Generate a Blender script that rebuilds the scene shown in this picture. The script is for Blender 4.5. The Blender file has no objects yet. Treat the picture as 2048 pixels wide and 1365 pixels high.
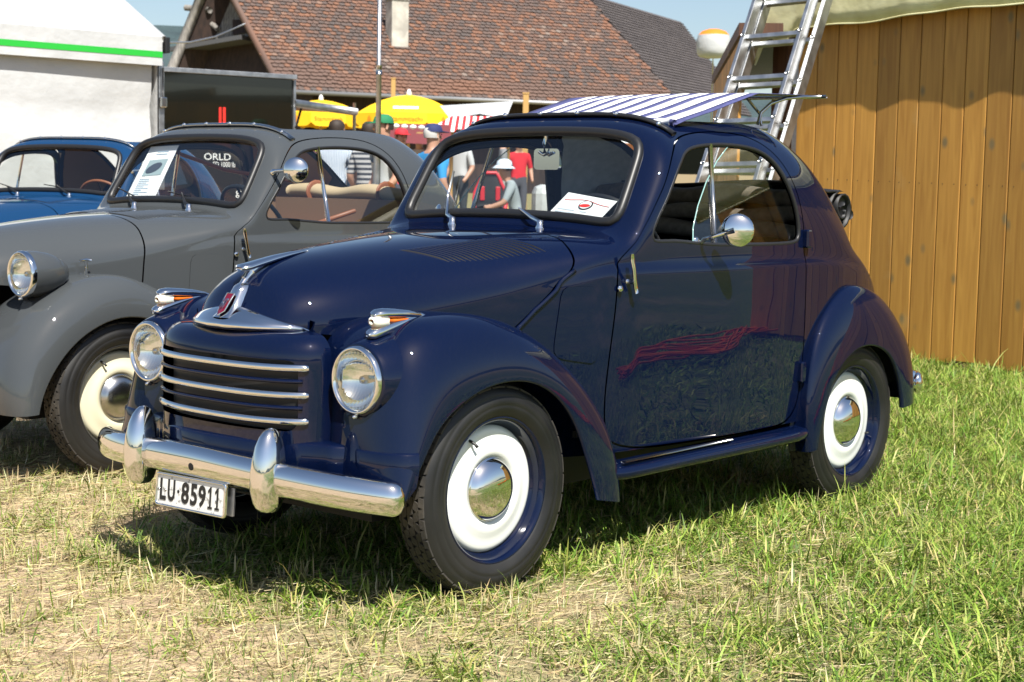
import bpy, bmesh, math, random
import numpy as np
from mathutils import Vector, Matrix
from mathutils.geometry import delaunay_2d_cdt
random.seed(7)
rng = np.random.default_rng(11)
scene = bpy.context.scene
COL = scene.collection
R = math.radians

# ------------------------------------------------------------------ camera
CAM_POS = np.array([3.34953, 3.60398, 1.16606])
CAM_YAW, CAM_PITCH, CAM_ROLL, CAM_F = 3.865673, -0.097973, 0.019296, 3226.19
FW = np.array([math.cos(CAM_YAW) * math.cos(CAM_PITCH), math.sin(CAM_YAW) * math.cos(CAM_PITCH), math.sin(CAM_PITCH)])
_rt = np.array([math.sin(CAM_YAW), -math.cos(CAM_YAW), 0.0]); _up = np.cross(_rt, FW)
RT = _rt * math.cos(CAM_ROLL) + _up * math.sin(CAM_ROLL)
UP = -_rt * math.sin(CAM_ROLL) + _up * math.cos(CAM_ROLL)
cam_data = bpy.data.cameras.new('camera'); cam = bpy.data.objects.new('camera', cam_data); COL.objects.link(cam)
cam.matrix_world = Matrix(((RT[0], UP[0], -FW[0], CAM_POS[0]), (RT[1], UP[1], -FW[1], CAM_POS[1]), (RT[2], UP[2], -FW[2], CAM_POS[2]), (0, 0, 0, 1)))
cam_data.sensor_width = 36; cam_data.lens = CAM_F / 2048 * 36
cam_data.clip_start = 0.05; cam_data.clip_end = 3000
cam_data.dof.use_dof = True; cam_data.dof.focus_distance = 5.0; cam_data.dof.aperture_fstop = 9.0
scene.camera = cam

# ------------------------------------------------------------------ sky, sun, exposure
SUN = Vector((0.27, 0.49, 0.83)).normalized()
world = bpy.data.worlds.new('World'); scene.world = world; world.use_nodes = True
wn = world.node_tree.nodes; wn.clear()
sky = wn.new('ShaderNodeTexSky'); sky.sky_type = 'NISHITA'; sky.sun_disc = False
sky.sun_elevation = math.asin(SUN.z); sky.sun_rotation = math.atan2(SUN.x, SUN.y)
sky.altitude = 450; sky.air_density = 1.0; sky.dust_density = 1.5; sky.ozone_density = 1.0
bg = wn.new('ShaderNodeBackground'); bg.inputs[1].default_value = 0.075
wo = wn.new('ShaderNodeOutputWorld')
world.node_tree.links.new(sky.outputs[0], bg.inputs[0]); world.node_tree.links.new(bg.outputs[0], wo.inputs[0])
sl = bpy.data.lights.new('sun', 'SUN'); sl.energy = 5.0; sl.angle = R(0.53); sl.color = (1.0, 0.955, 0.88)
sun = bpy.data.objects.new('sun', sl); COL.objects.link(sun)
sun.rotation_euler = (-SUN).to_track_quat('-Z', 'Y').to_euler(); sun.location = (0, 0, 20)
vs = scene.view_settings; vs.view_transform = 'Standard'; vs.look = 'None'; vs.gamma = 1.0; vs.exposure = 0.85
scene.cycles.max_bounces = 8; scene.cycles.transparent_max_bounces = 16
scene.cycles.caustics_reflective = False; scene.cycles.caustics_refractive = False
scene.cycles.sample_clamp_indirect = 6.0

# ------------------------------------------------------------------ helpers
def at(px, py, depth):
    """world point lying `depth` metres out on the sight line through a photo pixel"""
    d = FW + RT * (px - 1024) / CAM_F - UP * (py - 682.5) / CAM_F
    return CAM_POS + d * depth
def on_plane(px, py, ax, val):
    d = FW + RT * (px - 1024) / CAM_F - UP * (py - 682.5) / CAM_F
    return CAM_POS + d * ((val - CAM_POS[ax]) / d[ax])

def tag(o, label=None, cat=None, group=None, kind=None):
    if label: o['label'] = label
    if cat: o['category'] = cat
    if group: o['group'] = group
    if kind: o['kind'] = kind
    return o
def empty(name, loc=(0, 0, 0), rz=0.0, label=None, cat=None, group=None):
    o = bpy.data.objects.new(name, None); COL.objects.link(o)
    o.empty_display_size = 0.1
    o.location = loc; o.rotation_euler = (0, 0, rz)
    return tag(o, label, cat, group)
def mesh(name, V, F, mat=None, parent=None, smooth=False, normals=None):
    me = bpy.data.meshes.new(name)
    me.from_pydata([tuple(map(float, v)) for v in V], [], [tuple(map(int, f)) for f in F])
    me.update()
    if mat is not None: me.materials.append(mat)
    if smooth: me.polygons.foreach_set('use_smooth', [True] * len(me.polygons))
    if normals is not None: me.normals_split_custom_set_from_vertices([tuple(map(float, n)) for n in normals])
    o = bpy.data.objects.new(name, me); COL.objects.link(o)
    if parent is not None: o.parent = parent
    return o
def raw_mesh(name, V, tris, mat, parent=None, colors=None, quads=False):
    k = 4 if quads else 3
    me = bpy.data.meshes.new(name); n = len(tris)
    me.vertices.add(len(V)); me.vertices.foreach_set('co', np.asarray(V, np.float32).ravel())
    me.loops.add(n * k); me.loops.foreach_set('vertex_index', np.asarray(tris, np.int32).ravel())
    me.polygons.add(n); me.polygons.foreach_set('loop_start', np.arange(0, n * k, k, dtype=np.int32))
    me.polygons.foreach_set('loop_total', np.full(n, k, dtype=np.int32))
    me.update(calc_edges=True)
    if colors is not None:
        a = me.color_attributes.new('tint', 'FLOAT_COLOR', 'POINT')
        c = np.ones((len(V), 4), np.float32); c[:, :3] = colors
        a.data.foreach_set('color', c.ravel())
    me.materials.append(mat)
    o = bpy.data.objects.new(name, me); COL.objects.link(o)
    if parent is not None: o.parent = parent
    return o
def bevel(o, w=0.004, seg=2, angle=30):
    m = o.modifiers.new('bevel', 'BEVEL'); m.width = w; m.segments = seg; m.limit_method = 'ANGLE'; m.angle_limit = R(angle)
    return o
def box(name, c, s, mat, parent=None, rot=None, bev=0.0, sm=False):
    """box centred on c with full sizes s; rot is a 3x3 (rows = axes) or z angle"""
    s = np.array(s) / 2
    V = np.array([(x, y, z) for x in (-1, 1) for y in (-1, 1) for z in (-1, 1)]) * s
    if rot is not None:
        if np.isscalar(rot): rot = np.array([[math.cos(rot), math.sin(rot), 0], [-math.sin(rot), math.cos(rot), 0], [0, 0, 1]])
        V = V @ np.asarray(rot)
    V = V + np.array(c)
    F = [(0, 1, 3, 2), (4, 6, 7, 5), (0, 4, 5, 1), (2, 3, 7, 6), (0, 2, 6, 4), (1, 5, 7, 3)]
    o = mesh(name, V, F, mat, parent)
    if bev: bevel(o, bev)
    return o
def frames(P, up=(0, 0, 1)):
    P = np.asarray(P, float); T = np.gradient(P, axis=0); T /= np.linalg.norm(T, axis=1)[:, None] + 1e-12
    up = np.asarray(up, float)
    if np.abs(T @ (up / np.linalg.norm(up))).max() > .995: up = np.array([.0, 1.0, 0.0]) if abs(up[1]) < .9 else np.array([1.0, 0, 0])
    S = np.cross(T, up); S /= np.linalg.norm(S, axis=1)[:, None] + 1e-9
    U = np.cross(S, T)
    return T, S, U
def tube_geo(P, r, n=10, closed=False, up=(0, 0, 1), sx=1.0, sy=1.0):
    P = np.asarray(P, float); m = len(P); r = np.broadcast_to(np.asarray(r, float), (m,))
    if closed:
        Q = np.vstack([P[-1], P, P[0]]); T, S, U = frames(Q, up); T, S, U = T[1:-1], S[1:-1], U[1:-1]
    else: T, S, U = frames(P, up)
    a = np.linspace(0, 2 * np.pi, n, endpoint=False)
    V = (P[:, None] + r[:, None, None] * (S[:, None] * (np.cos(a) * sx)[None, :, None] + U[:, None] * (np.sin(a) * sy)[None, :, None])).reshape(-1, 3)
    F = []
    for i in range(m if closed else m - 1):
        j = (i + 1) % m
        for k in range(n):
            l = (k + 1) % n
            F.append((i * n + k, i * n + l, j * n + l, j * n + k))
    if not closed:
        F.append(tuple(range(n))); F.append(tuple(range((m - 1) * n, m * n))[::-1])
    return V, F
def tube(name, P, r, mat, parent=None, n=10, closed=False, up=(0, 0, 1), sx=1.0, sy=1.0):
    V, F = tube_geo(P, r, n, closed, up, sx, sy)
    return mesh(name, V, F, mat, parent, smooth=True)
def lathe_geo(prof, n=48, axis='z', arc=None):
    """profile list of (r, h); revolve about axis"""
    prof = np.asarray(prof, float); a = np.linspace(0, 2 * np.pi, n, endpoint=False)
    r, h = prof[:, 0][:, None], prof[:, 1][:, None]
    A, B, C = r * np.cos(a), r * np.sin(a), h + 0 * a
    if axis == 'z': V = np.stack([A, B, C], -1)
    elif axis == 'y': V = np.stack([B, C, A], -1)
    else: V = np.stack([C, A, B], -1)
    m = len(prof); F = []
    for i in range(m - 1):
        for k in range(n):
            l = (k + 1) % n
            F.append((i * n + k, i * n + l, (i + 1) * n + l, (i + 1) * n + k))
    return V.reshape(-1, 3), F
def lathe(name, prof, mat, parent=None, n=48, axis='z', loc=(0, 0, 0), M=None, smooth=True):
    V, F = lathe_geo(prof, n, axis)
    if M is not None: V = V @ np.asarray(M).T
    return mesh(name, V + np.array(loc), F, mat, parent, smooth=smooth)
def join_geo(parts):
    V, F, o = [], [], 0
    for v, f in parts:
        V.append(np.asarray(v)); F += [tuple(i + o for i in t) for t in f]; o += len(v)
    return np.vstack(V), F
def auto_smooth(o, ang=35):
    me = o.data
    me.polygons.foreach_set('use_smooth', [True] * len(me.polygons))
    bm = bmesh.new(); bm.from_mesh(me)
    lim = R(ang)
    for e in bm.edges:
        if len(e.link_faces) == 2 and e.calc_face_angle(0) > lim: e.smooth = False
    bm.to_mesh(me); bm.free()
    return o
def rrect(cx, cy, w, h, r, k=6):
    pts = []
    for sx, sy, a0 in ((1, 1, 0), (-1, 1, 90), (-1, -1, 180), (1, -1, 270)):
        for i in range(k + 1):
            a = R(a0 + 90 * i / k)
            pts.append((cx + sx * (w / 2 - r) + r * math.cos(a), cy + sy * (h / 2 - r) + r * math.sin(a)))
    return np.array(pts)
def resample(P, ds, closed=False):
    P = np.asarray(P, float)
    if closed: P = np.vstack([P, P[:1]])
    d = np.r_[0, np.cumsum(np.linalg.norm(np.diff(P, axis=0), axis=1))]
    n = max(4, int(round(d[-1] / ds)))
    t = np.linspace(0, d[-1], n + 1)
    Q = np.stack([np.interp(t, d, P[:, k]) for k in range(P.shape[1])], 1)
    return Q[:-1] if closed else Q
def chaikin(P, it=2, closed=False):
    P = np.asarray(P, float)
    for _ in range(it):
        if closed:
            N = np.roll(P, -1, 0); P = np.stack([.75 * P + .25 * N, .25 * P + .75 * N], 1).reshape(-1, P.shape[1])
        else:
            A, B = P[:-1], P[1:]; Q = np.stack([.75 * A + .25 * B, .25 * A + .75 * B], 1).reshape(-1, P.shape[1])
            P = np.vstack([P[:1], Q, P[-1:]])
    return P
class Tab:
    """table of values over a parameter, interpolated and smoothed: no overshoot, no kinks"""
    def __init__(s, xs, ys, sig):
        xs = np.asarray(xs, float); ys = np.asarray(ys, float)
        if xs[0] > xs[-1]: xs, ys = xs[::-1], ys[::-1]
        L = xs[-1] - xs[0]; n = 1200; dx = L / n
        pad = int(4 * sig / dx) + 2
        g = xs[0] + dx * np.arange(-pad, n + pad + 1)
        h = np.diff(xs); dl = np.diff(ys) / h
        m = np.zeros_like(ys); m[0], m[-1] = dl[0], dl[-1]
        for i in range(1, len(xs) - 1):
            if dl[i - 1] * dl[i] > 0: m[i] = 2 * dl[i - 1] * dl[i] / (dl[i - 1] + dl[i])
        gi = np.clip(g, xs[0], xs[-1]); k = np.clip(np.searchsorted(xs, gi, side='right') - 1, 0, len(h) - 1)
        t = (gi - xs[k]) / h[k]
        v = ys[k] * (1 + 2 * t) * (1 - t) ** 2 + m[k] * h[k] * t * (1 - t) ** 2 + ys[k + 1] * t * t * (3 - 2 * t) + m[k + 1] * h[k] * t * t * (t - 1)
        v = v + np.where(g < xs[0], (g - xs[0]) * m[0], 0) + np.where(g > xs[-1], (g - xs[-1]) * m[-1], 0)
        if sig > 0:
            w = np.exp(-0.5 * (np.arange(-pad + 1, pad) * dx / sig) ** 2); w /= w.sum()
            v = np.convolve(np.pad(v, pad - 1, mode='edge'), w, mode='valid')
        s.g, s.v = g, v
    def __call__(s, x): return np.interp(x, s.g, s.v)
def inside(poly, P):
    x, y = P[:, 0], P[:, 1]; c = np.zeros(len(P), bool); n = len(poly)
    for i in range(n):
        x1, y1 = poly[i]; x2, y2 = poly[(i + 1) % n]
        if y1 == y2: continue
        m = ((y1 > y) != (y2 > y)) & (x < (x2 - x1) * (y - y1) / (y2 - y1) + x1)
        c ^= m
    return c
def seg_dist(poly, P):
    d = np.full(len(P), 1e9); n = len(poly)
    for i in range(n):
        a = poly[i]; b = poly[(i + 1) % n]; ab = b - a
        t = np.clip(((P - a) @ ab) / (ab @ ab + 1e-12), 0, 1)
        d = np.minimum(d, np.linalg.norm(P - a - t[:, None] * ab, axis=1))
    return d
def patch2d(outline, holes, step):
    """triangulate a 2-D region with holes; returns pts, tris, boundary loops"""
    loops = [np.asarray(outline, float)] + [np.asarray(h, float) for h in holes]
    lo = loops[0].min(0); hi = loops[0].max(0)
    step = np.broadcast_to(step, (2,))
    gx, gy = np.meshgrid(np.arange(lo[0] + step[0] / 2, hi[0], step[0]), np.arange(lo[1] + step[1] / 2, hi[1], step[1]))
    G = np.stack([gx.ravel(), gy.ravel()], 1)
    ok = inside(loops[0], G)
    for h in loops[1:]: ok &= ~inside(h, G)
    G = G[ok]
    keep = np.ones(len(G), bool)
    for l in loops: keep &= seg_dist(l / step, G / step) > 0.45
    G = G[keep]
    pts, edges, idx = [], [], []
    for l in loops:
        b = len(pts); n = len(l); pts += [Vector(p) for p in l]
        edges += [(b + i, b + (i + 1) % n) for i in range(n)]
        idx.append(range(b, b + n))
    pts += [Vector(p) for p in G]
    v, e, f, ov, oe, of = delaunay_2d_cdt(pts, edges, [], 0, 1e-7)
    v = np.array([(p.x, p.y) for p in v]); f = np.array([t for t in f])
    c = v[f].mean(1); ok = inside(loops[0], c)
    for h in loops[1:]: ok &= ~inside(h, c)
    rev = {}
    for i, o in enumerate(ov):
        for k in o: rev[k] = i
    bl = [[rev[i] for i in r] for r in idx]
    return v, f[ok], bl
def surf_normals(F, P, eps=1e-4):
    e1 = np.array([eps, 0]); e2 = np.array([0, eps])
    du = F(P + e1) - F(P - e1); dv = F(P + e2) - F(P - e2)
    n = np.cross(du, dv); l = np.linalg.norm(n, axis=1)[:, None]
    return n / (l + 1e-15)
def patch(name, F, outline, holes, step, mat, parent=None, flange=0.012, flip=False, mirror=False, nflip=1):
    P, T, loops = patch2d(outline, holes, step)
    X = F(P); N = surf_normals(F, P) * nflip
    tri = X[T]; fn = np.cross(tri[:, 1] - tri[:, 0], tri[:, 2] - tri[:, 0])
    bad = (fn * N[T[:, 0]]).sum(1) < 0
    T = T.copy(); T[bad] = T[bad][:, ::-1]
    V = [X]; NN = [N]; FF = [tuple(t) for t in T]; base = len(X)
    if flange:
        for l in loops:
            A = X[l]; Na = N[l]; B = A - Na * flange; n = len(l)
            tg = np.roll(A, -1, 0) - np.roll(A, 1, 0); sn = np.cross(tg, Na); sn /= np.linalg.norm(sn, axis=1)[:, None] + 1e-12
            V += [A, B]; NN += [sn, sn]
            for i in range(n):
                j = (i + 1) % n; FF.append((base + i, base + j, base + n + j, base + n + i))
            base += 2 * n
    V = np.vstack(V); NN = np.vstack(NN)
    if mirror:
        V = V * [1, -1, 1]; NN = NN * [1, -1, 1]; FF = [f[::-1] for f in FF]
    return mesh(name, V, FF, mat, parent, smooth=True, normals=NN)
def grid_surf(name, G, mat, parent=None, mirror=False, closed_u=False, closed_v=False, normals=True, flip=False):
    """G: (m, n, 3) grid of points"""
    m, n = G.shape[:2]; V = G.reshape(-1, 3); F = []
    for i in range(m if closed_u else m - 1):
        for j in range(n if closed_v else n - 1):
            a = i * n + j; b = i * n + (j + 1) % n; c = ((i + 1) % m) * n + (j + 1) % n; d = ((i + 1) % m) * n + j
            F.append((a, b, c, d) if not flip else (d, c, b, a))
    if mirror: V = V * [1, -1, 1]; F = [f[::-1] for f in F]
    return mesh(name, V, F, mat, parent, smooth=True)
def text_mesh(name, body, size, mat, parent, M, extrude=0.001, sx=1.0, align='CENTER', bold=0.0):
    cu = bpy.data.curves.new(name, 'FONT'); cu.body = body; cu.size = size; cu.extrude = extrude
    cu.align_x = align; cu.align_y = 'CENTER'; cu.offset = bold; cu.resolution_u = 3
    t = bpy.data.objects.new('tmp', cu); COL.objects.link(t)
    dg = bpy.context.evaluated_depsgraph_get(); me = bpy.data.meshes.new_from_object(t.evaluated_get(dg))
    bpy.data.objects.remove(t); bpy.data.curves.remove(cu)
    me.materials.clear(); me.materials.append(mat); me.name = name
    me.transform(Matrix(M) @ Matrix.Diagonal((sx, 1, 1, 1)))
    o = bpy.data.objects.new(name, me); COL.objects.link(o); o.parent = parent
    return o
def basis(o, x, y):
    """4x4 with origin o, local x and y axes (z = x cross y)"""
    x = Vector(x).normalized(); y = Vector(y); z = x.cross(y).normalized(); y = z.cross(x)
    M = Matrix((x, y, z)).transposed().to_4x4(); M.translation = Vector(o); return M
def copy_tree(o, parent=None):
    c = o.copy(); COL.objects.link(c); c.parent = parent
    for ch in list(o.children): copy_tree(ch, c)
    return c

# ------------------------------------------------------------------ materials
def mat(name, col, rough=0.5, metal=0.0, **kw):
    m = bpy.data.materials.new(name); m.use_nodes = True
    b = m.node_tree.nodes['Principled BSDF']
    b.inputs['Base Color'].default_value = (*col, 1); b.inputs['Roughness'].default_value = rough; b.inputs['Metallic'].default_value = metal
    for k, v in kw.items(): b.inputs[k.replace('_', ' ')].default_value = v
    return m
def nodes(m): return m.node_tree.nodes, m.node_tree.links, m.node_tree.nodes['Principled BSDF']
def vary(m, c1, c2, scale=8.0, detail=5.0, lo=0.35, hi=0.65, coord='Object', stretch=(1, 1, 1), bump=0.0, bscale=None, bdist=0.01, rough=None):
    N, L, b = nodes(m)
    tc = N.new('ShaderNodeTexCoord'); mp = N.new('ShaderNodeMapping'); mp.inputs['Scale'].default_value = stretch
    L.new(tc.outputs[coord], mp.inputs[0])
    no = N.new('ShaderNodeTexNoise'); no.inputs['Scale'].default_value = scale; no.inputs['Detail'].default_value = detail
    L.new(mp.outputs[0], no.inputs['Vector'])
    rp = N.new('ShaderNodeValToRGB'); rp.color_ramp.elements[0].position = lo; rp.color_ramp.elements[1].position = hi
    rp.color_ramp.elements[0].color = (*c1, 1); rp.color_ramp.elements[1].color = (*c2, 1)
    L.new(no.outputs['Fac'], rp.inputs[0]); L.new(rp.outputs[0], b.inputs['Base Color'])
    if bump:
        nb = N.new('ShaderNodeTexNoise'); nb.inputs['Scale'].default_value = bscale or scale * 4; nb.inputs['Detail'].default_value = 6
        L.new(mp.outputs[0], nb.inputs['Vector'])
        bp = N.new('ShaderNodeBump'); bp.inputs['Strength'].default_value = bump; bp.inputs['Distance'].default_value = bdist
        L.new(nb.outputs['Fac'], bp.inputs['Height']); L.new(bp.outputs[0], b.inputs['Normal'])
    if rough:
        mr = N.new('ShaderNodeMapRange'); mr.inputs['To Min'].default_value = rough[0]; mr.inputs['To Max'].default_value = rough[1]
        L.new(no.outputs['Fac'], mr.inputs[0]); L.new(mr.outputs[0], b.inputs['Roughness'])
    return m
def paint(name, col, rough=0.35):
    """solid car paint under a clear coat with faint dust"""
    m = mat(name, col, rough, 0.0, Coat_Weight=1.0, Coat_Roughness=0.01, IOR=1.5, Specular_IOR_Level=0.0)
    N, L, b = nodes(m)
    tc = N.new('ShaderNodeTexCoord')
    no = N.new('ShaderNodeTexNoise'); no.inputs['Scale'].default_value = 2.4; no.inputs['Detail'].default_value = 2
    L.new(tc.outputs['Object'], no.inputs['Vector'])
    bp = N.new('ShaderNodeBump'); bp.inputs['Strength'].default_value = 0.085; bp.inputs['Distance'].default_value = 0.02
    L.new(no.outputs['Fac'], bp.inputs['Height']); L.new(bp.outputs[0], b.inputs['Coat Normal'])
    n2 = N.new('ShaderNodeTexNoise'); n2.inputs['Scale'].default_value = 60; n2.inputs['Detail'].default_value = 8
    L.new(tc.outputs['Object'], n2.inputs['Vector'])
    n3 = N.new('ShaderNodeTexNoise'); n3.inputs['Scale'].default_value = 320; n3.inputs['Detail'].default_value = 3; L.new(tc.outputs['Object'], n3.inputs['Vector'])
    ds = N.new('ShaderNodeMapRange'); ds.inputs['From Min'].default_value = .56; ds.inputs['From Max'].default_value = .80; ds.inputs['To Max'].default_value = .035; L.new(n3.outputs['Fac'], ds.inputs[0])
    dm = N.new('ShaderNodeMixRGB'); dm.inputs[1].default_value = (*col, 1); dm.inputs[2].default_value = (.22, .20, .16, 1); L.new(ds.outputs[0], dm.inputs[0]); L.new(dm.outputs[0], b.inputs['Base Color'])
    mr = N.new('ShaderNodeMapRange'); mr.inputs['From Min'].default_value = 0.45; mr.inputs['From Max'].default_value = 0.8; mr.inputs['To Min'].default_value = 0.0; mr.inputs['To Max'].default_value = 0.03
    L.new(n2.outputs['Fac'], mr.inputs[0]); L.new(mr.outputs[0], b.inputs['Coat Roughness'])
    return m
def glass_mat(name, tint=(0.93, 0.96, 0.95), rough=0.0):
    """thin pane: mirror-like by Fresnel, otherwise clear"""
    m = bpy.data.materials.new(name); m.use_nodes = True; N = m.node_tree.nodes; L = m.node_tree.links; N.clear()
    fr = N.new('ShaderNodeFresnel'); fr.inputs['IOR'].default_value = 1.5
    tr = N.new('ShaderNodeBsdfTransparent'); tr.inputs[0].default_value = (*tint, 1)
    gl = N.new('ShaderNodeBsdfGlossy'); gl.inputs['Roughness'].default_value = rough; gl.inputs[0].default_value = (1, 1, 1, 1)
    mx = N.new('ShaderNodeMixShader'); o = N.new('ShaderNodeOutputMaterial')
    ge = N.new('ShaderNodeNewGeometry'); io = N.new('ShaderNodeMapRange'); io.inputs['To Min'].default_value = 1.5; io.inputs['To Max'].default_value = 1 / 1.5
    L.new(ge.outputs['Backfacing'], io.inputs[0]); L.new(io.outputs[0], fr.inputs['IOR'])
    ma = N.new('ShaderNodeMath'); ma.operation = 'MULTIPLY'; ma.inputs[1].default_value = 1.5
    L.new(fr.outputs[0], ma.inputs[0]); L.new(ma.outputs[0], mx.inputs[0]); L.new(tr.outputs[0], mx.inputs[1]); L.new(gl.outputs[0], mx.inputs[2]); L.new(mx.outputs[0], o.inputs[0])
    return m
M = {}
M['navy'] = paint('navy_paint', (0.0014, 0.0046, 0.0225))
M['grey'] = paint('grey_paint', (0.056, 0.062, 0.066))
M['blue'] = paint('blue_paint', (0.006, 0.036, 0.100))
M['chrome'] = mat('chrome', (0.80, 0.80, 0.79), 0.035, 1.0)
M['dull_chrome'] = mat('dull_chrome', (0.50, 0.49, 0.47), 0.22, 1.0)
M['alu'] = vary(mat('aluminium', (0.6, 0.61, 0.62), 0.38, 1.0), (0.38, 0.39, 0.40), (0.52, 0.53, 0.54), 14, rough=(0.38, 0.55))
M['rubber'] = mat('black_rubber', (0.012, 0.012, 0.013), 0.42)
M['tyre'] = vary(mat('tyre_rubber', (0.02, 0.02, 0.02), 0.62), (0.006, 0.006, 0.0065), (0.016, 0.0155, 0.0145), 6, rough=(0.40, 0.65))
M['tread'] = vary(mat('tread_rubber', (0.05, 0.045, 0.04), 0.85), (0.018, 0.017, 0.016), (0.070, 0.060, 0.047), 9, lo=0.3, hi=0.75, bump=0.4, bscale=120, bdist=0.002)
M['white'] = mat('white_enamel', (0.78, 0.80, 0.76), 0.22, Coat_Weight=0.5)
M['cream'] = mat('cream_enamel', (0.72, 0.68, 0.50), 0.22, Coat_Weight=0.5)
M['glass'] = glass_mat('window_glass')
M['black'] = mat('matt_black', (0.006, 0.006, 0.007), 0.7)
M['dark_interior'] = vary(mat('dark_interior', (0.03, 0.03, 0.034), 0.7), (0.022, 0.023, 0.027), (0.04, 0.041, 0.047), 5)
M['lining'] = vary(mat('cabin_lining', (0.08, 0.085, 0.10), 0.8), (0.38, 0.41, 0.46), (0.46, 0.49, 0.54), 30)
M['canvas'] = vary(mat('hood_canvas', (0.10, 0.085, 0.065), 0.9), (0.085, 0.070, 0.052), (0.125, 0.105, 0.08), 40, bump=0.3, bscale=220, bdist=0.001)
M['black_canvas'] = mat('black_canvas', (0.010, 0.010, 0.011), 0.55)
M['paper'] = mat('paper', (0.80, 0.80, 0.80), 0.6)
M['ivory'] = mat('ivory_lens', (0.82, 0.78, 0.68), 0.25, Subsurface_Weight=0.2)
M['orange_lens'] = mat('orange_lens', (0.75, 0.16, 0.015), 0.15)
M['ink'] = mat('black_ink', (0.012, 0.012, 0.012), 0.5)
M['red'] = mat('red_enamel', (0.45, 0.02, 0.05), 0.3)
M['red_print'] = mat('red_print', (0.75, 0.03, 0.02), 0.5)
M['brown_leather'] = mat('brown_leather', (0.22, 0.075, 0.03), 0.5)
M['beige'] = mat('beige_canvas', (0.36, 0.28, 0.17), 0.85)
# ================================================================== the small cars
ST = np.array([  # x, half width, belt height, top height, squareness, belt step
 (.508, .030, .752, .764, 2.0, 0), (.498, .075, .752, .772, 2.0, 0), (.484, .118, .752, .783, 2.0, 0), (.468, .147, .752, .799, 2.0, 0), (.453, .168, .752, .822, 2.0, 0), (.440, .186, .752, .848, 2.0, 0),
 (.422, .206, .752, .872, 2.05, 0), (.400, .223, .752, .890, 2.1, 0), (.360, .250, .753, .911, 2.1, 0), (.300, .277, .756, .930, 2.15, 0), (.200, .307, .762, .952, 2.2, 0), (.000, .350, .785, .979, 2.3, 0),
 (-.200, .410, .820, .998, 2.4, 0), (-.400, .490, .875, 1.010, 2.7, .002), (-.550, .545, .915, 1.017, 3.2, .008), (-.640, .560, .920, 1.024, 4.0, .009),
 (-.665, .563, .920, 1.040, 5.0, .009), (-.720, .566, .920, 1.125, 6.0, .009), (-.800, .570, .920, 1.262, 6.0, .009), (-.850, .572, .920, 1.340, 5.2, .009),
 (-.900, .574, .920, 1.378, 4.4, .009), (-1.00, .578, .920, 1.405, 3.6, .009), (-1.27, .588, .922, 1.435, 3.1, .009), (-1.45, .588, .922, 1.442, 3.0, .009),
 (-1.62, .583, .922, 1.432, 2.9, .009), (-1.76, .575, .918, 1.395, 2.8, .008), (-1.88, .565, .910, 1.315, 2.7, .006), (-1.98, .553, .900, 1.195, 2.6, .004),
 (-2.06, .542, .885, 1.050, 2.5, .003), (-2.12, .533, .870, .985, 2.5, .002), (-2.26, .500, .800, .930, 2.4, 0), (-2.43, .430, .700, .855, 2.3, 0),
 (-2.56, .340, .620, .745, 2.2, 0), (-2.64, .200, .550, .620, 2.0, 0)])
_u = np.r_[0, np.cumsum(np.linalg.norm(np.diff(ST[:, [0, 1, 3]], axis=0), axis=1))]
SG = 0.018
TX, TW, TB, TT, TN, TS = [Tab(_u, ST[:, k], SG) for k in range(6)]
TZ = Tab([-2.64, -2.2, -.4, -.25, 0, .3, .592], [.40, .30, .30, .42, .55, .69, .735], .03)
UMAX = _u[-1]
_uu = np.linspace(0, UMAX, 4000); _xx = TX(_uu)
def u_of_x(x): return np.interp(-np.asarray(x, float), -_xx, _uu)
def BODY(P):
    u = P[:, 0]; b = P[:, 1]; sgn = np.where(b > 1, -1.0, 1.0); b = np.where(b > 1, 2 - b, b)
    x, w, zb, zt, n, st = TX(u), TW(u), TB(u), TT(u), TN(u), TS(u); z0 = TZ(x)
    lo = b < .4
    psi = np.clip((b - .4) / .6, 0, 1) * np.pi / 2; c, s = np.cos(psi), np.sin(psi)
    r = (np.abs(c) ** n + np.abs(s) ** n) ** (-1 / n)
    zl = z0 + (zb - z0) * b / .4
    z = np.where(lo, zl, zb + (zt - zb) * r * s)
    y = np.where(lo, w - .022 * ((zb - zl) / .6) ** 2, w * r * c)
    t = np.clip((z - zb + .022) / .030, 0, 1); y = y + st * (1 - t * t * (3 - 2 * t))
    return np.stack([x, y * sgn, z], 1)
_bb = np.linspace(0, 1, 500)
def uvz(x, z):
    u = float(u_of_x(x)); Q = BODY(np.stack([np.full(500, u), _bb], 1)); return (u, float(np.interp(z, Q[:, 2], _bb)))
def uvy(x, y):
    u = float(u_of_x(x)); k = _bb >= .4; Q = BODY(np.stack([np.full(k.sum(), u), _bb[k]], 1))
    b = float(np.interp(-abs(y), -Q[:, 1], _bb[k])); return (u, b if y >= 0 else 2 - b)
def mirrored(L): return [(u, 2 - b) for u, b in L]
WS_Z = lambda z: -.666 - (z - 1.019) * .59          # windscreen plane

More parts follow.
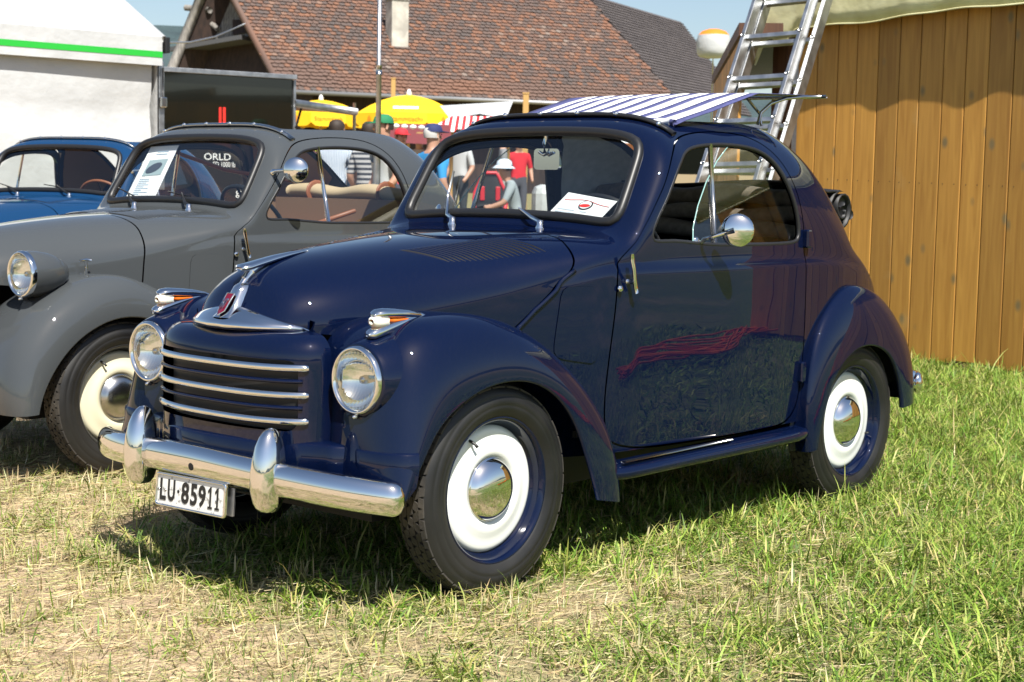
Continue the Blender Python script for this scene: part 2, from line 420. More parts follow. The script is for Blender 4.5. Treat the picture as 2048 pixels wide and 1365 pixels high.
def fender_pt(tab, th, v, cx, cz=.30):
    """th in degrees (0 forward, 90 up, 180 back); v 0 lip .. 1 inner edge"""
    ra, ya, rc, yc, ri, yi = [t(th) for t in tab]
    o = v <= .5
    a = np.where(o, v / .5, (v - .5) / .5) * np.pi / 2
    n = np.where(o, 2.35, 2.2); c, s = np.cos(a), np.sin(a); q = (np.abs(c) ** n + np.abs(s) ** n) ** (-1 / n); c, s = c * q, s * q
    r = np.where(o, ra + (rc - ra) * s, ri + (rc - ri) * c)
    y = np.where(o, yc + (ya - yc) * c, yc + (yi - yc) * s)
    t = np.radians(th)
    return np.stack([cx + r * np.cos(t), y, cz + r * np.sin(t)], -1)
def ftab(rows, sig=4):
    rows = np.array(rows, float); return [Tab(rows[:, 0], rows[:, k], sig) for k in range(1, 7)]
FRONT_C = ftab([(-6, .43, .634, .425, .50, .385, .33), (0, .415, .636, .430, .49, .385, .33), (19, .366, .64, .452, .472, .412, .33), (31, .356, .64, .481, .465, .447, .325), (39, .350, .64, .517, .465, .487, .28),
    (45, .343, .64, .545, .466, .518, .26), (50, .337, .64, .563, .468, .535, .25), (56, .331, .64, .566, .472, .538, .25), (62, .326, .64, .552, .476, .528, .26), (70, .321, .64, .529, .48, .51, .29), (80, .317, .64, .507, .487, .495, .30), (90, .316, .64, .490, .495, .48, .33), (100, .318, .64, .476, .505, .465, .36),
    (115, .324, .64, .460, .52, .452, .42), (130, .331, .64, .455, .54, .45, .47), (150, .341, .64, .475, .568, .475, .51), (165, .353, .64, .505, .588, .51, .525), (180, .385, .64, .535, .603, .55, .53), (194, .44, .638, .565, .607, .60, .53)])
REAR_C = ftab([(-14, .33, .632, .37, .60, .385, .55), (0, .305, .634, .365, .60, .38, .55), (22, .287, .635, .387, .60, .40, .55), (37, .286, .635, .42, .595, .435, .54), (55, .286, .635, .46, .58, .47, .52), (73, .288, .635, .49, .565, .48, .48),
    (87, .290, .635, .510, .56, .49, .45), (107, .296, .635, .502, .555, .48, .40), (131, .31, .632, .492, .55, .47, .36), (149, .313, .63, .505, .54, .48, .33), (166, .32, .628, .505, .53, .48, .30), (178, .33, .625, .50, .525, .48, .30)])
FRONT_A = ftab([(-22, .43, .615, .455, .52, .43, .40), (-10, .41, .622, .475, .51, .46, .30), (5, .385, .625, .488, .50, .47, .22), (25, .355, .63, .492, .49, .46, .20), (45, .335, .632, .488, .485, .45, .20), (65, .325, .635, .482, .485, .445, .20),
    (90, .322, .635, .478, .49, .45, .25), (110, .325, .635, .462, .51, .445, .33), (130, .331, .635, .455, .535, .45, .45), (150, .341, .635, .475, .565, .475, .51), (165, .353, .635, .505, .585, .51, .525), (180, .385, .635, .535, .60, .55, .53), (194, .44, .635, .565, .605, .60, .53)])
def fender(name, tab, t0, t1, cx, material, parent, mirror):
    th = np.linspace(t0, t1, 120); v = np.linspace(0, 1, 34)
    TH, VV = np.meshgrid(th, v, indexing='ij')
    f = lambda a, b: fender_pt(tab, a, b, cx)
    G = f(TH, VV); e = 1e-3
    if tab is FRONT_C:      # opening for the headlight bowl
        G = G.copy(); hole = (np.hypot(G[..., 1] - .462, G[..., 2] - .632) < .096) & (G[..., 0] > .25); G[..., 0] = np.where(hole, np.minimum(G[..., 0], .418 - .085), G[..., 0])
    N = np.cross(f(TH + e * 50, VV) - f(TH - e * 50, VV), f(TH, np.clip(VV + e, 0, 1)) - f(TH, np.clip(VV - e, 0, 1)))
    N /= np.linalg.norm(N, axis=-1)[..., None] + 1e-12
    C = np.array([cx, .4, .3]); s = np.sign(((G - C) * N).sum(-1).mean()); N *= s
    m, n = TH.shape
    V = [G.reshape(-1, 3)]; NN = [N.reshape(-1, 3)]; F = [(i * n + j, i * n + j + 1, (i + 1) * n + j + 1, (i + 1) * n + j) for i in range(m - 1) for j in range(n - 1)]
    # rolled lip round the wheel opening
    base = m * n; A = G[:, 0]; rad = A - np.array([cx, 0, .3]); rad[:, 1] = 0; rad /= np.linalg.norm(rad, axis=1)[:, None]
    rings = [A, A - rad * .005 + [0, -.003, 0], A - rad * .006 + [0, -.012, 0], A + rad * .004 + [0, -.022, 0]]
    lnorm = [N[:, 0], -rad * .7 + [0, .7, 0], -rad, -rad]
    V += rings; NN += lnorm
    for q in range(3):
        for i in range(m - 1):
            a = base + q * m + i; F.append((a, a + 1, a + m + 1, a + m))
    V = np.vstack(V); NN = np.vstack(NN)
    if mirror: V = V * [1, -1, 1]; NN = NN * [1, -1, 1]
    fa = np.array([f[:3] for f in F]); g = np.cross(V[fa[:, 1]] - V[fa[:, 0]], V[fa[:, 2]] - V[fa[:, 0]])
    bad = (g * NN[fa[:, 0]]).sum(1) < 0
    F = [f[::-1] if b else f for f, b in zip(F, bad)]
    return mesh(name, V, F, material, parent, smooth=True, normals=NN)

# ------------------------------------------------------------------ wheel, shared mesh data
WHEEL = {}
def wheel_meshes(key, rim_mat, disc_mat, cap_mat):
    d = {}
    def keep(n, o): d[n] = (o.data, o.name); bpy.data.objects.remove(o)
    s = [(.196, .030), (.205, .047), (.216, .054), (.226, .058), (.232, .0605), (.240, .0615), (.243, .0600), (.246, .0615), (.256, .0612), (.266, .0590), (.269, .0565), (.272, .0570), (.281, .0535), (.289, .0490), (.2935, .0455), (.2950, .0440)]
    keep('tyre', lathe('tyre', s + [(r, -y) for r, y in s[::-1]], M['tyre'], n=96, axis='y'))
    parts = []; NB = 62
    for row, (y0, y1, ph, zz) in enumerate([(-.047, -.0335, 0, .002), (-.0315, -.0125, .5, .005), (-.0105, .0105, .2, .005), (.0125, .0315, .7, .005), (.0335, .047, .35, .002)]):
        for k in range(NB):
            a0 = (k + ph) * 2 * np.pi / NB; da = 2 * np.pi / NB * .86
            v = []
            for r in (.292, .3015):
                sh = .0 if r > .3 else 0
                for a, y, sg in ((a0, y0, -1), (a0 + da, y0, -1), (a0 + da, y1, 1), (a0, y1, 1)):
                    sk = sg * zz / .3 * (1 if k % 2 else -1)
                    rr = r - (.0045 if (r > .3 and abs(y) > .045) else 0)
                    v.append((rr * math.sin(a + sk), y, rr * math.cos(a + sk)))
            parts.append((np.array(v), [(4, 5, 6, 7), (0, 1, 5, 4), (1, 2, 6, 5), (2, 3, 7, 6), (3, 0, 4, 7)]))
    V, F = join_geo(parts); keep('tread', mesh('tread', V, F, M['tread']))
    keep('wheel', lathe('wheel', [(.170, -.010), (.178, .004), (.186, .010), (.192, .020), (.195, .033), (.199, .044), (.205, .050), (.209, .0515), (.2115, .049), (.210, .044), (.20, .040)], rim_mat, n=96, axis='y'))
    keep('wheel_disc', lathe('wheel_disc', [(.184, .004), (.1815, .009), (.176, .0155), (.168, .0185), (.158, .0195), (.148, .0205), (.138, .0225), (.126, .0265), (.114, .029), (.104, .028), (.096, .024), (.090, .018), (.07, .014)], disc_mat, n=96, axis='y'))
    keep('hub_cap', lathe('hub_cap', [(.0925, .018), (.0935, .022), (.0925, .0255), (.0895, .0265), (.0875, .0285), (.082, .037), (.072, .0455), (.058, .052), (.040, .0565), (.020, .059), (.0005, .0597)], cap_mat, n=72, axis='y'))
    v1 = tube_geo(np.array([(.170, .010, .0), (.168, .022, 0), (.160, .034, 0), (.150, .040, 0)]), [.0045, .0045, .0038, .005], 8, up=(0, 0, 1))
    keep('valve', mesh('valve', *v1, M['rubber'], smooth=True))
    WHEEL[key] = d
def place_wheel(key, parent, loc, mirror, spin):
    d = WHEEL[key]
    def mk(n, par):
        o = bpy.data.objects.new(d[n][1], d[n][0]); o.name = n; COL.objects.link(o); o.parent = par; return o
    w = mk('wheel', parent); w.location = loc; w.rotation_euler = (0, spin, math.pi if mirror else 0)
    for n in ('tyre', 'tread', 'wheel_disc', 'hub_cap', 'valve'): mk(n, w)
    return w

# ------------------------------------------------------------------ plan curves of the front end
def superplan(y, x0, dx, w, p, q): return x0 + dx * np.maximum(1 - np.abs(y / w) ** p, 0) ** (1 / q)
def plan_points(x0, dx, w, p, q, n=161, ymax=None):
    a = np.linspace(-1, 1, n); y = w * np.sin(a * np.pi / 2) * .99999
    P = np.stack([superplan(y, x0, dx, w, p, q), y], 1)
    if ymax: P = P[np.abs(P[:, 1]) <= ymax]
    return P
def plan_normals(P):
    T = np.gradient(P, axis=0); N = np.stack([-T[:, 1], T[:, 0]], 1) * -1; N = np.stack([T[:, 1], -T[:, 0]], 1); return N / (np.linalg.norm(N, axis=1)[:, None] + 1e-12)
def sweep_plan(name, P, prof, material, parent, caps=False):
    """sweep profile (inset, z) along a plan curve"""
    N = plan_normals(P); prof = np.asarray(prof)
    G = np.zeros((len(prof), len(P), 3))
    for i, (d, z) in enumerate(prof):
        G[i, :, :2] = P - N * d; G[i, :, 2] = z
    o = grid_surf(name, G, material, parent)
    return o
def shell_surface():
    P = plan_points(.40, .150, .345, 2.6, 2.2, 241); d = np.r_[0, np.cumsum(np.linalg.norm(np.diff(P, axis=0), axis=1))]
    N = plan_normals(P); L = d[-1]
    zp = Tab([0, .22, .26, .30, .34, .40], [.43, .65, .69, .722, .742, .748], .005)
    dp = Tab([0, .22, .26, .30, .34, .40], [0, 0, .002, .018, .052, .118], .006)
    def F(Q):
        s = np.clip(Q[:, 0], 0, L); x = np.interp(s, d, P[:, 0]); y = np.interp(s, d, P[:, 1])
        nx = np.interp(s, d, N[:, 0]); ny = np.interp(s, d, N[:, 1]); l = np.hypot(nx, ny); nx, ny = nx / l, ny / l
        i = dp(Q[:, 1]); return np.stack([x - nx * i, y - ny * i * .9, zp(Q[:, 1])], 1)
    s_of_y = lambda y: np.interp(y, P[:, 1], d)
    return F, s_of_y, L
def loft(name, C, rx, ry, axis_t, material, parent, n=20, power=2.0, up=(0, 0, 1)):
    """stack of superellipse sections along centres C"""
    C = np.asarray(C, float); T, S, U = frames(C, up); a = np.linspace(0, 2 * np.pi, n, endpoint=False)
    c, s = np.cos(a), np.sin(a); q = (np.abs(c) ** power + np.abs(s) ** power) ** (-1 / power)
    rx = np.asarray(rx)[:, None, None]; ry = np.asarray(ry)[:, None, None]
    G = C[:, None] + S[:, None] * rx * (c * q)[None, :, None] + U[:, None] * ry * (s * q)[None, :, None]
    V = G.reshape(-1, 3); m = len(C); F = [(i * n + k, i * n + (k + 1) % n, (i + 1) * n + (k + 1) % n, (i + 1) * n + k) for i in range(m - 1) for k in range(n)]
    F.append(tuple(range(n))); F.append(tuple(range((m - 1) * n, m * n))[::-1])
    return mesh(name, V, F, material, parent, smooth=True)

def make_car(kind, name, loc, rz, label, pk, details=True):
    root = empty(name, loc, rz, label, 'car', 'small vintage cars parked side by side')
    P0 = M[pk]; new = kind == 'C'
    STEP = (.024, .0135)
    # ---- outlines
    if new:
        edge = [(-.25, .735), (-.31, .795), (-.38, .86), (-.43, .908)]
        side_low = [(.507, .752), (.49, .748), (.465, .746), (.44, .743), (.4, .740), (.3, .73), (.15, .72), (0, .715), (-.12, .715), (-.25, .735)]
        top_edge = [(-.452, .455), (-.485, .40), (-.51, .31), (-.53, .2), (-.54, .1), (-.545, 0)]
    else:
        edge = [(-.215, .70), (-.22, .78), (-.225, .84)]
        side_low = [(.507, .752), (.49, .748), (.465, .746), (.44, .743), (.4, .740), (.3, .73), (.15, .715), (0, .70), (-.12, .70), (-.215, .70)]
        top_edge = [(-.235, .385), (-.25, .33), (-.26, .2), (-.265, .1), (-.265, 0)]
    def line(off, lowpts):
        L = [uvz(x, z) for x, z in lowpts] + [uvz(x + off, z) for x, z in edge] + [uvy(x + off, y) for x, y in top_edge]
        return L
    low = [uvz(x, z) for x, z in side_low[:-1]]
    er = [uvz(x, z) for x, z in edge] + [uvy(x, y) for x, y in top_edge]
    left = resample(np.vstack([low, er[:1]]), .03); e2 = resample(chaikin(np.array(er), 2), .02)
    half = np.vstack([left[:-1], e2])
    nose = np.stack([np.full(10, half[0, 0]), np.linspace(2 - half[0, 1], half[0, 1], 12)[1:-1]], 1)
    outl = np.vstack([half, (half * [1, -1] + [0, 2])[::-1][1:], nose])
    patch('hood', BODY, outl, [], STEP, P0, root, flange=.014)
    # ---- shell with openings
    er2 = [uvz(x - .006, z) for x, z in edge] + [uvy(x - .006, y) for x, y in top_edge]
    e3 = resample(chaikin(np.array(er2), 2), .02)
    f0 = [uvz(-.26, .66), uvz(-.30, .5), uvz(-.42, .33)] if new else [uvz(-.225, .62), uvz(-.28, .48), uvz(-.42, .33)]
    bot = resample(np.array([(float(u_of_x(-.42)), .02), (UMAX - .02, .02)]), .05)
    tail = np.stack([np.full(40, UMAX - .02), np.linspace(.02, 1.98, 42)[1:-1]], 1)
    lefth = np.vstack([e3[::-1], resample(np.array([e3[0]] + f0 + [tuple(bot[0])]), .03)[1:-1], bot])
    righth = (lefth * [1, -1] + [0, 2])[::-1]
    shell_out = np.vstack([lefth, tail, righth[:-1]])
    wsz = [(.0, 1.046), (.15, 1.044), (.30, 1.038), (.40, 1.030), (.452, 1.035), (.468, 1.065), (.466, 1.12), (.458, 1.22), (.450, 1.275), (.428, 1.305), (.38, 1.318), (.25, 1.328), (.1, 1.333), (0, 1.334)]
    wl = [uvy(WS_Z(z), y) for y, z in wsz]; wl = np.array(wl)
    wl = chaikin(wl, 2); wl = resample(wl, .018)
    ws = np.vstack([wl, (wl * [1, -1] + [0, 2])[::-1][1:-1]])
    dz = [(-.577, .915), (-.574, .80), (-.555, .63), (-.546, .50), (-.556, .40), (-.60, .345), (-.75, .328), (-1.45, .322), (-1.56, .335), (-1.615, .38), (-1.635, .45), (-1.64, .62), (-1.632, .80), (-1.622, .95), (-1.618, 1.03), (-1.60, 1.12),
          (-1.566, 1.22), (-1.52, 1.29), (-1.45, 1.333), (-1.35, 1.352), (-1.2, 1.352), (-1.05, 1.338), (-.96, 1.316), (-.89, 1.272), (-.83, 1.20), (-.75, 1.09), (-.66, .99), (-.60, .945)]
    dl = np.array([uvz(x, z) for x, z in dz]); dl = resample(chaikin(dl, 2, True), .02, True)
    ro = [uvy(-.985, 0), uvy(-.985, .2), uvy(-.985, .32), uvy(-1.02, .365), uvy(-1.2, .385), uvy(-1.45, .385), uvy(-1.7, .372), uvy(-1.88, .345), uvy(-1.98, .31), uvy(-2.03, .25), uvy(-2.05, .1), uvy(-2.05, 0)]
    ro = resample(chaikin(np.array(ro), 2), .02); roof = np.vstack([ro, (ro * [1, -1] + [0, 2])[::-1][1:-1]])
    mir = lambda p: (p * [1, -1] + [0, 2])[::-1]
    patch('body_shell', BODY, shell_out, [ws, dl, mir(dl), roof], STEP, P0, root, flange=.016)
    # ---- doors
    cen = dl.mean(0)
    wz = [(-.76, .980), (-1.0, .973), (-1.3, .970), (-1.54, .972), (-1.588, .985), (-1.592, 1.02), (-1.576, 1.10), (-1.54, 1.19), (-1.495, 1.262), (-1.43, 1.297), (-1.33, 1.310), (-1.2, 1.311), (-1.06, 1.300), (-.975, 1.280), (-.90, 1.228), (-.835, 1.15), (-.765, 1.06), (-.738, 1.01)]
    wd = np.array([uvz(x, z) for x, z in wz]); wd = resample(chaikin(wd, 2, True), .018, True)
    def inset(poly, d):
        t = np.roll(poly, -1, 0) - np.roll(poly, 1, 0); sc = np.array([1.0, 1.3]); n = np.stack([t[:, 1] * sc[1], -t[:, 0]], 1); n /= np.linalg.norm(n, axis=1)[:, None]
        a = np.sum(poly[:, 0] * np.roll(poly[:, 1], -1) - poly[:, 1] * np.roll(poly[:, 0], -1))
        return poly - n * d * np.sign(a) / sc
    for side in (1, -1):
        door = patch('door', BODY, inset(dl, .0055), [wd], STEP, P0, root, flange=.02, mirror=side < 0)
        W3 = BODY(wd) * [1, side, 1]
        nrm = surf_normals(BODY, wd); nrm = nrm * np.sign(nrm[:, 1:2]) * [1, side, 1]
        tube('window_trim', W3 - nrm * .006, .0075, M['rubber'], door, 8, True, up=(0, 1, 0))
        # pane: flat, leaning in with the body side
        A = W3 - nrm * .022
        q = np.stack([A[:, 0], A[:, 2], np.ones(len(A))], 1); co, *_ = np.linalg.lstsq(q, A[:, 1], rcond=None)
        pl = lambda x, z: co[0] * x + co[1] * z + co[2]
        big = A.copy(); big[:, 1] = pl(A[:, 0], A[:, 2])
        front = [(-.97, .975), (-.985, 1.03), (-1.03, 1.10), (-1.10, 1.18), (-1.18, 1.25), (-1.27, 1.308)] if new else None
        if new:
            fx = lambda z: np.interp(z, [p[1] for p in front], [p[0] for p in front])
            big[:, 0] = np.minimum(big[:, 0], fx(big[:, 2])); big[:, 1] = pl(big[:, 0], big[:, 2])
            tube('pane_edge', [(x, pl(x, z), z) for x, z in front], .0022, mat_edge, door, 6, up=(0, 1, 0))
        mesh('window_pane', big, [tuple(range(len(big)))], M['glass'], door)
        xs, xe = (-1.15, -1.09) if new else (-1.10, -1.10)
        tube('window_post', [(xs, pl(xs, 1.305) + side * .004, 1.305), (xe, pl(xe, .975) + side * .004, .975)], .0085, M['dull_chrome'] if new else M['chrome'], door, 8, up=(0, 1, 0))
        # inner trim panel
        T = np.array([(-.60, .36), (-1.60, .36), (-1.60, .955), (-.62, .955)]); 
        box('door_lining', (-1.10, side * .535, .66), (1.0, .012, .60), M['dark_interior'], door)
        # pull handle
        hx = -.607
        yb = BODY(np.array([uvz(hx, .88)]))[0, 1] * side
        pts = np.array([(hx + .004, yb + side * .030, .955), (hx + .002, yb + side * .030, .935), (hx - .002, yb + side * .034, .905), (hx - .012, yb + side * .030, .875), (hx - .018, yb + side * .030, .850), (hx - .028, yb + side * .028, .834)])
        hd = loft('door_handle', pts, [.008, .009, .007, .007, .0085, .007], [.006, .006, .006, .006, .006, .005], None, M['chrome'], door, 12, up=(0, 1, 0))
        tube('handle_stem', [(hx - .014, yb - side * .002, .868), (hx - .014, yb + side * .030, .868)], .008, M['chrome'], hd, 10)
        lathe('lock', [(.0001, .008), (.007, .0075), (.010, .004), (.011, 0)], M['chrome'], door, 16, 'y', (-.583, yb + (side * .002 if side > 0 else -.01), .847))
        if new or True:
            for hz0, hz1 in ((.955, 1.02), (.475, .55)) if new else ((.93, .98), (.475, .54)):
                yb2 = BODY(np.array([uvz(-1.62, hz0)]))[0, 1] * side
                h = box('hinge', (-1.625, yb2 + side * .008, (hz0 + hz1) / 2), (.030, .026, hz1 - hz0), P0, door, bev=.006)
    # ---- cloth lining inside the rear quarters
    ql = [uvz(-1.665, .93), uvz(-1.645, 1.08), uvz(-1.60, 1.22), uvz(-1.53, 1.325), uvz(-1.47, 1.36), uvy(-1.47, .40), uvy(-1.7, .388), uvy(-1.87, .365), uvy(-1.965, .335), uvz(-2.0, 1.08), uvz(-2.02, .95)]
    ql = resample(np.array(ql), .02, True); lin = lambda Q: BODY(Q) - surf_normals(BODY, Q) * np.sign((surf_normals(BODY, Q) * (BODY(Q) - [-1.5, 0, .9])).sum(1))[:, None] * .018
    for side in (1, -1): patch('quarter_lining', lin, ql, [], STEP, M['lining'] if new else M['brown_lining'], root, flange=0, mirror=side < 0)
    # ---- windscreen
    W3 = BODY(ws); nrm = surf_normals(BODY, ws); nrm *= np.sign(nrm[:, 0:1])
    Wp = W3.copy()
    o = tube('windscreen_seal', W3 + nrm * .001, .0165, M['rubber'], root, 10, True, up=(.86, 0, .5))
    gl = W3.copy(); gl[:, 0] = WS_Z(gl[:, 2]) - .006
    mesh('windscreen', gl, [tuple(range(len(gl)))], M['glass'], root)
    # ---- roof rail with studs over the windscreen
    ry = np.linspace(-.47, .47, 41); rail = []
    for y in ry:
        p = BODY(np.array([uvy(-.945 - .03 * (abs(y) / .47) ** 4, y)]))[0]; rail.append(p + [0, 0, .008])
    rl = tube('roof_rail', rail, .0115, M['rubber'] if new else M['dull_chrome'], root, 8, sx=1.6, sy=.75)
    for k in (3, 10, 17, 24, 31, 38):
        lathe('rail_stud', [(.0001, .009), (.006, .0075), (.009, 0)], M['chrome'], rl, 10, 'x', np.array(rail[k]) + [.014, 0, .004])
    # ---- fenders
    for s in (False, True):
        ff = fender('front_fender', FRONT_C if new else FRONT_A, 4 if new else -4, 191, 0.0, P0, root, s)
        rf = fender('rear_fender', REAR_C, -12, 176, -2.0, P0, root, s)
    key = pk
    for sx, cx, yy in ((1, 0, .548), (-1, 0, .548), (1, -2, .538), (-1, -2, .538)):
        place_wheel(key, root, (cx, sx * yy, .298), sx < 0, {0: -1.05, -2: 2.75}[cx] if sx > 0 else .6)
    # ---- underside
    box('underbody', (-1.0, 0, .345), (2.6, .80, .25), M['black'], root)
    for s in (1, -1):
        box('wheel_housing', (-.06, s * .385, .50), (.72, .03, .45), M['black'], root); box('wheel_housing', (-2.0, s * .40, .50), (.80, .03, .45), M['black'], root)
        rb = [(-.515, .0), (-.55, .004), (-1.1, .004), (-1.60, .006), (-1.625, 0)]
        X = np.linspace(-.515, -1.628, 24); pr = [(.545, .306), (.60, .304), (.632, .300), (.644, .292), (.646, .282), (.642, .268), (.632, .262), (.60, .262), (.545, .268)]
        G = np.array([[(x, s * (y - .02 * max(0, (abs((x + 1.07) / .557)) ** 14)), z + .012 * (x + .5) * -1 * .9) for y, z in pr] for x in X])
        rbo = grid_surf('running_board', G, P0, root, flip=s < 0)
        if new:
            tube('tread_strip', [(-.56, s * .615, .3035 + .012), (-.8, s * .612, .3065 + .011), (-1.16, s * .606, .310 + .0105)], .006, M['dull_chrome'], rbo, 8, sx=1.8, sy=.7)
    # ---- cabin interior
    box('cabin_floor', (-1.2, 0, .40), (1.5, 1.02, .02), M['dark_interior'], root)
    dsh = [(-.60, .93), (-.64, .985), (-.70, 1.0), (-.76, .985), (-.79, .95), (-.80, .86), (-.78, .78)]
    ys = np.linspace(-.53, .53, 12); G = np.array([[(x, y, z) for y in ys] for x, z in dsh]); grid_surf('dashboard', G, P0 if not new else M['dark_interior'], root)
    for s in (1, -1):
        st = loft('seat', [(-1.28, s * .26, .45), (-1.31, s * .26, .60), (-1.38, s * .26, .78), (-1.43, s * .26, .90), (-1.45, s * .26, .945)], [.20, .215, .21, .19, .12], [.05, .06, .055, .05, .03], None, M['lining'] if new else M['brown_leather'], root, 20, 3.0, up=(1, 0, 0))
        loft('seat_cushion', [(-.95, s * .26, .50), (-1.0, s * .26, .51), (-1.2, s * .26, .50), (-1.32, s * .26, .49)], [.18, .21, .21, .2], [.04, .06, .06, .05], None, M['lining'] if new else M['brown_leather'], st, 20, 3.0)
    a = np.linspace(0, 2 * np.pi, 40, endpoint=False); ax = np.array([.82, 0, -.57]); e1 = np.array([0, 1.0, 0]); e2 = np.cross(ax, e1)
    c0 = np.array([-.93, .27, .975])
    sw = tube('steering_wheel', c0 + .185 * (np.cos(a)[:, None] * e1 + np.sin(a)[:, None] * e2), .0095, M['rubber'] if pk != 'blue' else M['brown_leather'], root, 8, True, up=ax)
    for k in range(3):
        ang = k * 2.094 + 1.57; tube('spoke', [c0, c0 + .185 * (math.cos(ang) * e1 + math.sin(ang) * e2)], .006, M['rubber'], sw, 6, up=ax)
    tube('steering_column', [c0, c0 + ax * .4], .014, M['rubber'], sw, 8)
    # inside mirror and its stalk
    if new:
        im = mesh('inside_mirror', np.array([(-.90, y, 1.248 + z) for y, z in rrect(-.012, 0, .115, .072, .015)]), [tuple(range(28))], M['mirror'], root)
        sol = im.modifiers.new('solid', 'SOLIDIFY'); sol.thickness = .012
        tube('mirror_stalk', [(-.89, -.012, 1.27), (-.885, -.012, 1.30), (-.90, -.012, 1.335)], .006, M['chrome'], im, 8)
        tube('mirror_clip', [(-.888, -.035, 1.272), (-.886, -.012, 1.262), (-.888, .012, 1.272)], .006, M['chrome'], im, 8)
    # ---- louvres pressed into the rear of the hood
    n = 19; 
    for s in ((1, -1) if new else (1, -1)):
        for k in range(n):
            f = k / (n - 1)
            if new: xi, yi_, xo, yo = -.015 - .338 * f, .179 + .062 * f, -.105 - .29 * f, .303 + .125 * f
            else: xi, yi_, xo, yo = -.30 - .24 * f, .05, -.31 - .24 * f, .30 + .05 * f
            Q = []
            for i in range(11):
                t = i / 10; p = BODY(np.array([uvy(xi + (xo - xi) * t, s * (yi_ + (yo - yi_) * t))]))[0]; Q.append((p, min(1, min(i, 10 - i) / 1.5)))
            V = []; 
            wd2 = .0078 if new else .0060
            for p, e in Q:
                V += [p + [wd2, 0, -.002], p + [wd2 * .9, 0, .0042 * e - .0015], p + [-wd2 * .1, 0, .0060 * e - .001], p + [-wd2 * .95, 0, -.0015]]
            F = [(4 * i + j, 4 * i + j + 1, 4 * i + 5 + j, 4 * i + 4 + j) for i in range(10) for j in range(3)]
            lv = mesh('louvre', V, F, P0, root, smooth=False); lv.data.materials.append(M['black'])
            for q in range(0, 30, 3): lv.data.polygons[q].material_index = 1  # front faces blackened to paint in the shade of the louvre slots
    # ---- vent panel on the scuttle side
    vz = [(-.395, .855), (-.535, .85), (-.512, .615), (-.37, .645)] if new else [(-.405, .845), (-.545, .845), (-.545, .56), (-.39, .56)]
    for s in (1, -1):
        v = resample(chaikin(np.array(resample(np.array([uvz(x, z) for x, z in vz]), .05, True)), 2, True), .015, True)
        off = lambda Q: BODY(Q) + surf_normals(BODY, Q) * np.sign(surf_normals(BODY, Q)[:, 1:2]) * .0035
        patch('vent_flap', off, v, [], STEP, P0, root, flange=.006, mirror=s < 0)
    # ---- wipers
    def wiper(py, arm, blade0, blade1):
        def onws(p, h):
            y, z = p; return np.array([WS_Z(z) + h, y, z + h * .5])
        base = np.array([-.622, py, 1.018])
        w = lathe('wiper', [(.0155, -.012), (.0155, .006), (.011, .012), (.0105, .028), (.0001, .030)], M['chrome'], root, 16, 'z', base)
        tube('wiper_arm', [base + [0, 0, .022], base + [-.004, (arm[0] - py) * .25, .035], onws(arm, .014)], [.008, .007, .0035], M['chrome'] if new else M['rubber'], w, 8)
        tube('wiper_blade', [onws(blade0, .012), onws(blade1, .012)], .0055, M['alu'] if pk == 'navy' else M['rubber'], w, 6, up=(.86, 0, .5), sx=.6)
    if new:
        wiper(.203, (.055, 1.075), (-.045, 1.062), (.14, 1.060)); wiper(-.189, (-.30, 1.125), (-.316, 1.195), (-.277, 1.055))
    else:
        wiper(.20, (.06, 1.085), (-.04, 1.09), (.13, 1.07)); wiper(-.19, (-.33, 1.08), (-.42, 1.10), (-.25, 1.06))
    if new: front_c(root, P0)
    else: front_a(root, P0, pk)
    # ---- rear bumper and lamps
    pb = plan_points(0, .16, .585, 3.0, 2.2, 61); pb = np.stack([-2.49 - pb[:, 0], pb[:, 1]], 1); rr = np.full(61, .026); rr[[0, -1]] = .004; rr[[1, -2]] = .018
    rbm = tube('rear_bumper', np.stack([pb[:, 0], pb[:, 1], np.full(61, .40)], 1), rr, M['chrome'], root, 12, sx=.8, sy=1.7)
    for s in (1, -1):
        tl = lathe('tail_lamp', [(.03, 0), (.03, -.03), (.022, -.05), (.0001, -.058)], M['red'], root, 20, 'x', (-2.43, s * .44, .60))
    return root

M['brown_lining'] = mat('brown_lining', (.17, .10, .055), .8)
M['mirror'] = mat('mirror_glass', (.85, .86, .87), .02, 1.0)
mat_edge = mat('glass_edge', (.25, .42, .40), .1, Coat_Weight=.5)
def nose_x(y, z):
    """x of the hood surface at a given half width and height"""
    u = np.linspace(.001, .9, 900); w, zb, zt, n = TW(u), TB(u), TT(u), TN(u)
    f = (np.abs(y) / w) ** n + (np.maximum(z - zb, 0) / (zt - zb)) ** n
    i = np.argmax(f <= 1); return float(TX(u[i]))
def lens_mat():
    m = glass_mat('ribbed_lens', (.93, .95, .93), .03); N = m.node_tree.nodes; L = m.node_tree.links
    tc = N.new('ShaderNodeTexCoord'); wv = N.new('ShaderNodeTexWave'); wv.bands_direction = 'Y'; wv.inputs['Scale'].default_value = 42; wv.inputs['Distortion'].default_value = 0
    L.new(tc.outputs['Object'], wv.inputs['Vector']); bp = N.new('ShaderNodeBump'); bp.inputs['Strength'].default_value = .12; bp.inputs['Distance'].default_value = .001
    L.new(wv.outputs['Fac'], bp.inputs['Height'])
    for n in N:
        if n.bl_idname in ('ShaderNodeBsdfGlossy', 'ShaderNodeFresnel'): L.new(bp.outputs[0], n.inputs['Normal'])
    return m
M['lens'] = lens_mat()
M['reflector'] = mat('lamp_reflector', (.88, .88, .86), .07, 1.0)
_N, _L, _b = nodes(M['reflector'])
_tc = _N.new('ShaderNodeTexCoord'); _wv = _N.new('ShaderNodeTexWave'); _wv.bands_direction = 'Y'; _wv.inputs['Scale'].default_value = 42; _wv.inputs['Distortion'].default_value = .2
_bp = _N.new('ShaderNodeBump'); _bp.inputs['Strength'].default_value = .10; _bp.inputs['Distance'].default_value = .001
